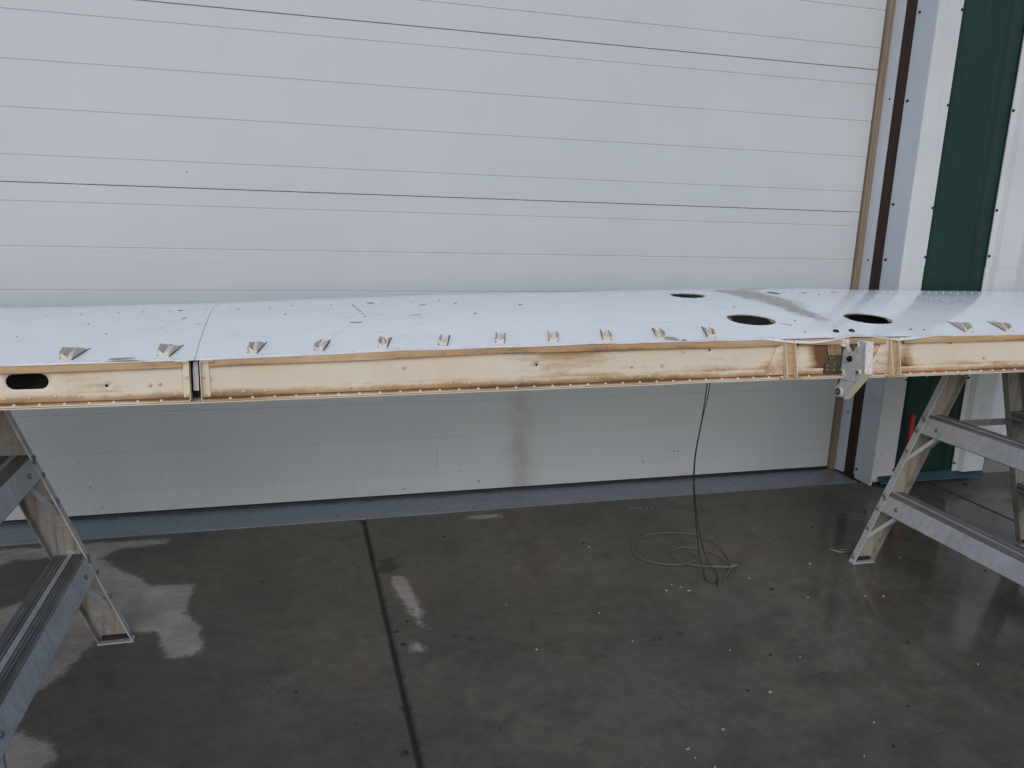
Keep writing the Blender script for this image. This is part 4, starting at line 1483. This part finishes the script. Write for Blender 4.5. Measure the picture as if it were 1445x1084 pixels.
    # spreader bars and top cap
    for yw, k in ((yfar, 1), (ynear, -1)):
        z = ztop * .66
        xa, xb = sorted((xo(True, z), xo(False, z)))
        MB().box((xa + .01, yw + k * .0005, z - .012), (xb - .01, yw + k * .004, z + .012)).build('spreader_bar', M['alu_dirty'], t)
    xa, xb = sorted((xo(True, ztop), xo(False, ztop)))
    cap = MB().box((xa - .006, min(yfar, ynear) - .006, ztop - .004), (xb + .006, max(yfar, ynear) + .006, ztop))
    cap.box((xa - .006, max(yfar, ynear) + .003, ztop - .05), (xb + .006, max(yfar, ynear) + .006, ztop - .004))
    cap.box((xa - .006, min(yfar, ynear) - .006, ztop - .05), (xb + .006, min(yfar, ynear) - .003, ztop - .004))
    cap.build('top_cap', M['alu_dirty'], t)
    return t


stepladder('grimy aluminium stepladder under the left end of the wing, by the dry patch', -1, -.452, -.722, -1.29, -1.04, -.918, -1.722, .737, (.262, .545))
stepladder('aluminium stepladder under the right end of the wing, in front of the pier', 1, 1.906, 2.222, 2.755, 2.515, -.918, -1.722, .752, (.252, .535))

# ------------------------------------------------------------------ cable
cb = thing('control_cable', 'thin doubled steel cable hanging from the wing to a loose coil', 'cable')
CY = -.87
hang_a = [(1.300, CY, .752), (1.296, CY, .64), (1.288, CY, .535), (1.276, CY, .42), (1.280, CY, .315), (1.300, CY, .19), (1.314, CY - .002, .115), (1.325, CY - .005, .05), (1.335, CY - .02, .0075), (1.312, -.955, .004), (1.330, -.975, .004), (1.348, -.96, .004)]
hang_b = [(1.310, CY, .752), (1.305, CY, .64), (1.290, CY, .535), (1.279, CY + .001, .42), (1.283, CY, .315), (1.306, CY, .19), (1.330, CY, .11), (1.352, CY - .005, .045), (1.372, CY - .04, .0075), (1.350, -.962, .004), (1.326, -1.0, .004)]
MB().tube(spline(hang_a, 8), .0016, 6)  .build('strand', M['cable'], cb, smooth=True)
MB().tube(spline(hang_b, 8), .0016, 6)  .build('strand', M['cable'], cb, smooth=True)
loop1 = [(1.36, -.73, .012), (1.368, -.796, .006), (1.30, -.822, .0045), (1.24, -.815, .004), (1.191, -.785, .004), (1.158, -.724, .004), (1.178, -.655, .004), (1.244, -.586, .004), (1.342, -.562, .004), (1.455, -.600, .005),
         (1.497, -.70, .006), (1.480, -.80, .006), (1.445, -.885, .006), (1.38, -.955, .004), (1.338, -1.02, .004)]
loop2 = [(1.446, -.884, .010), (1.38, -.872, .008), (1.31, -.835, .008), (1.285, -.775, .005), (1.30, -.72, .005), (1.37, -.70, .005), (1.44, -.76, .005), (1.452, -.86, .008)]
MB().tube(spline(loop1, 8), .0023, 6).build('loop', M['cable_pale'], cb, smooth=True)
MB().tube(spline(loop2, 8), .0020, 6).build('loop', M['cable_pale'], cb, smooth=True)
m = MB().cyl((1.372, -.868, .009), (1.452, -.890, .009), .0035, 10)
m.cyl((1.436, -.892, .011), (1.470, -.883, .011), .0055, 10)
m.build('end_fitting', M['cable_pale'], cb, smooth=False, bevel=.0005)

# ------------------------------------------------------------------ small litter on the concrete
def chip(x, y, r, seed, m, name, dark=False):
    q = random.Random(seed)
    n_ = 6
    pts = []
    for i in range(n_):
        a = i / n_ * 6.283
        rr = r * q.uniform(.4, 1.25)
        pts.append((x + math.cos(a) * rr * (1.1 + (seed % 4) * .35), y + math.sin(a) * rr, .0018 + q.uniform(0, .0022)))
    b = MB()
    c = (x, y, .0035 + r * (.55 if dark else .25))
    low = [(p[0], p[1], .0) for p in pts]
    vs_ = pts + low + [c]
    fs_ = [(i, (i + 1) % n_, 2 * n_) for i in range(n_)] + [(i, n_ + i, n_ + (i + 1) % n_, (i + 1) % n_) for i in range(n_)] + [tuple(range(n_, 2 * n_))]
    return b.add(vs_, fs_).build(name, m)


FL = [(1.758, -.675), (1.75, -.909), (1.584, -1.126), (1.47, -.962), (1.208, -.973), (1.148, -.985), (1.222, -1.001), (1.185, -.95), (1.167, -1.347), (1.343, -1.423), (1.166, -1.547), (.965, -1.653), (.851, -1.727),
      (1.236, -1.813), (1.84, -1.171), (1.779, -1.158), (1.346, -1.714), (1.819, -1.565), (2.112, -.937), (.877, -1.075), (.913, -1.246), (.613, -.97), (.63, -1.225), (.848, -1.697), (.879, -1.765), (1.02, -.62), (2.56, -.41), (2.62, -.36), (2.52, -.52),
      (2.82, -.62), (2.86, -.66), (2.60, -.60)]
for i, (x, y) in enumerate(FL):
    o = chip(x, y, random.choice((.0016, .0022, .0032, .0018)), i, M['flake'], 'paint_flake')
    tag(o, 'tiny white paint flake lying on the wet concrete', 'paint flake', 'white paint flakes on the concrete')
GR = [(1.709, -1.429, .011), (.212, -1.566, .012), (.446, -1.528, .004), (.519, -.428, .005), (1.011, -.584, .006), (2.342, -1.089, .006), (1.266, -1.395, .005), (1.111, -1.528, .005), (1.481, -1.679, .006), (1.333, -1.798, .006),
      (.19, -.62, .004), (-.12, -.66, .005), (3.02, -.33, .013), (2.30, -.52, .008), (1.97, -.62, .005), (1.50, -1.05, .005), (-.02, -1.28, .005), (.30, -1.0, .006), (.262, -1.05, .006), (.27, -1.12, .006)]
for i, (x, y, r) in enumerate(GR):
    o = chip(x, y, r * .7, 100 + i, M['grit'], 'grit_lump', True)
    tag(o, 'small dark lump of grit on the wet concrete', 'grit', 'dark grit on the concrete')
tw = MB().tube([(1.895, -.825, .006), (1.918, -.853, .004), (1.962, -.857, .004)], .0028, 6)
tw.tube([(1.918, -.853, .005), (1.930, -.838, .006), (1.958, -.846, .006)], .0022, 6)
tag(tw.build('bent_twig', M['twig'], smooth=True), 'bent brown twig on the concrete by the right ladder foot', 'twig')
tw = MB().tube([(2.535, -.402, .005), (2.57, -.418, .005)], .0045, 8)
tw.dome((2.57, -.418, .005), (.9, -.3, 0), .007, .004)
tag(tw.build('loose_screw', M['alu'], smooth=True), 'bright loose screw on the ground before the green flashing', 'screw')
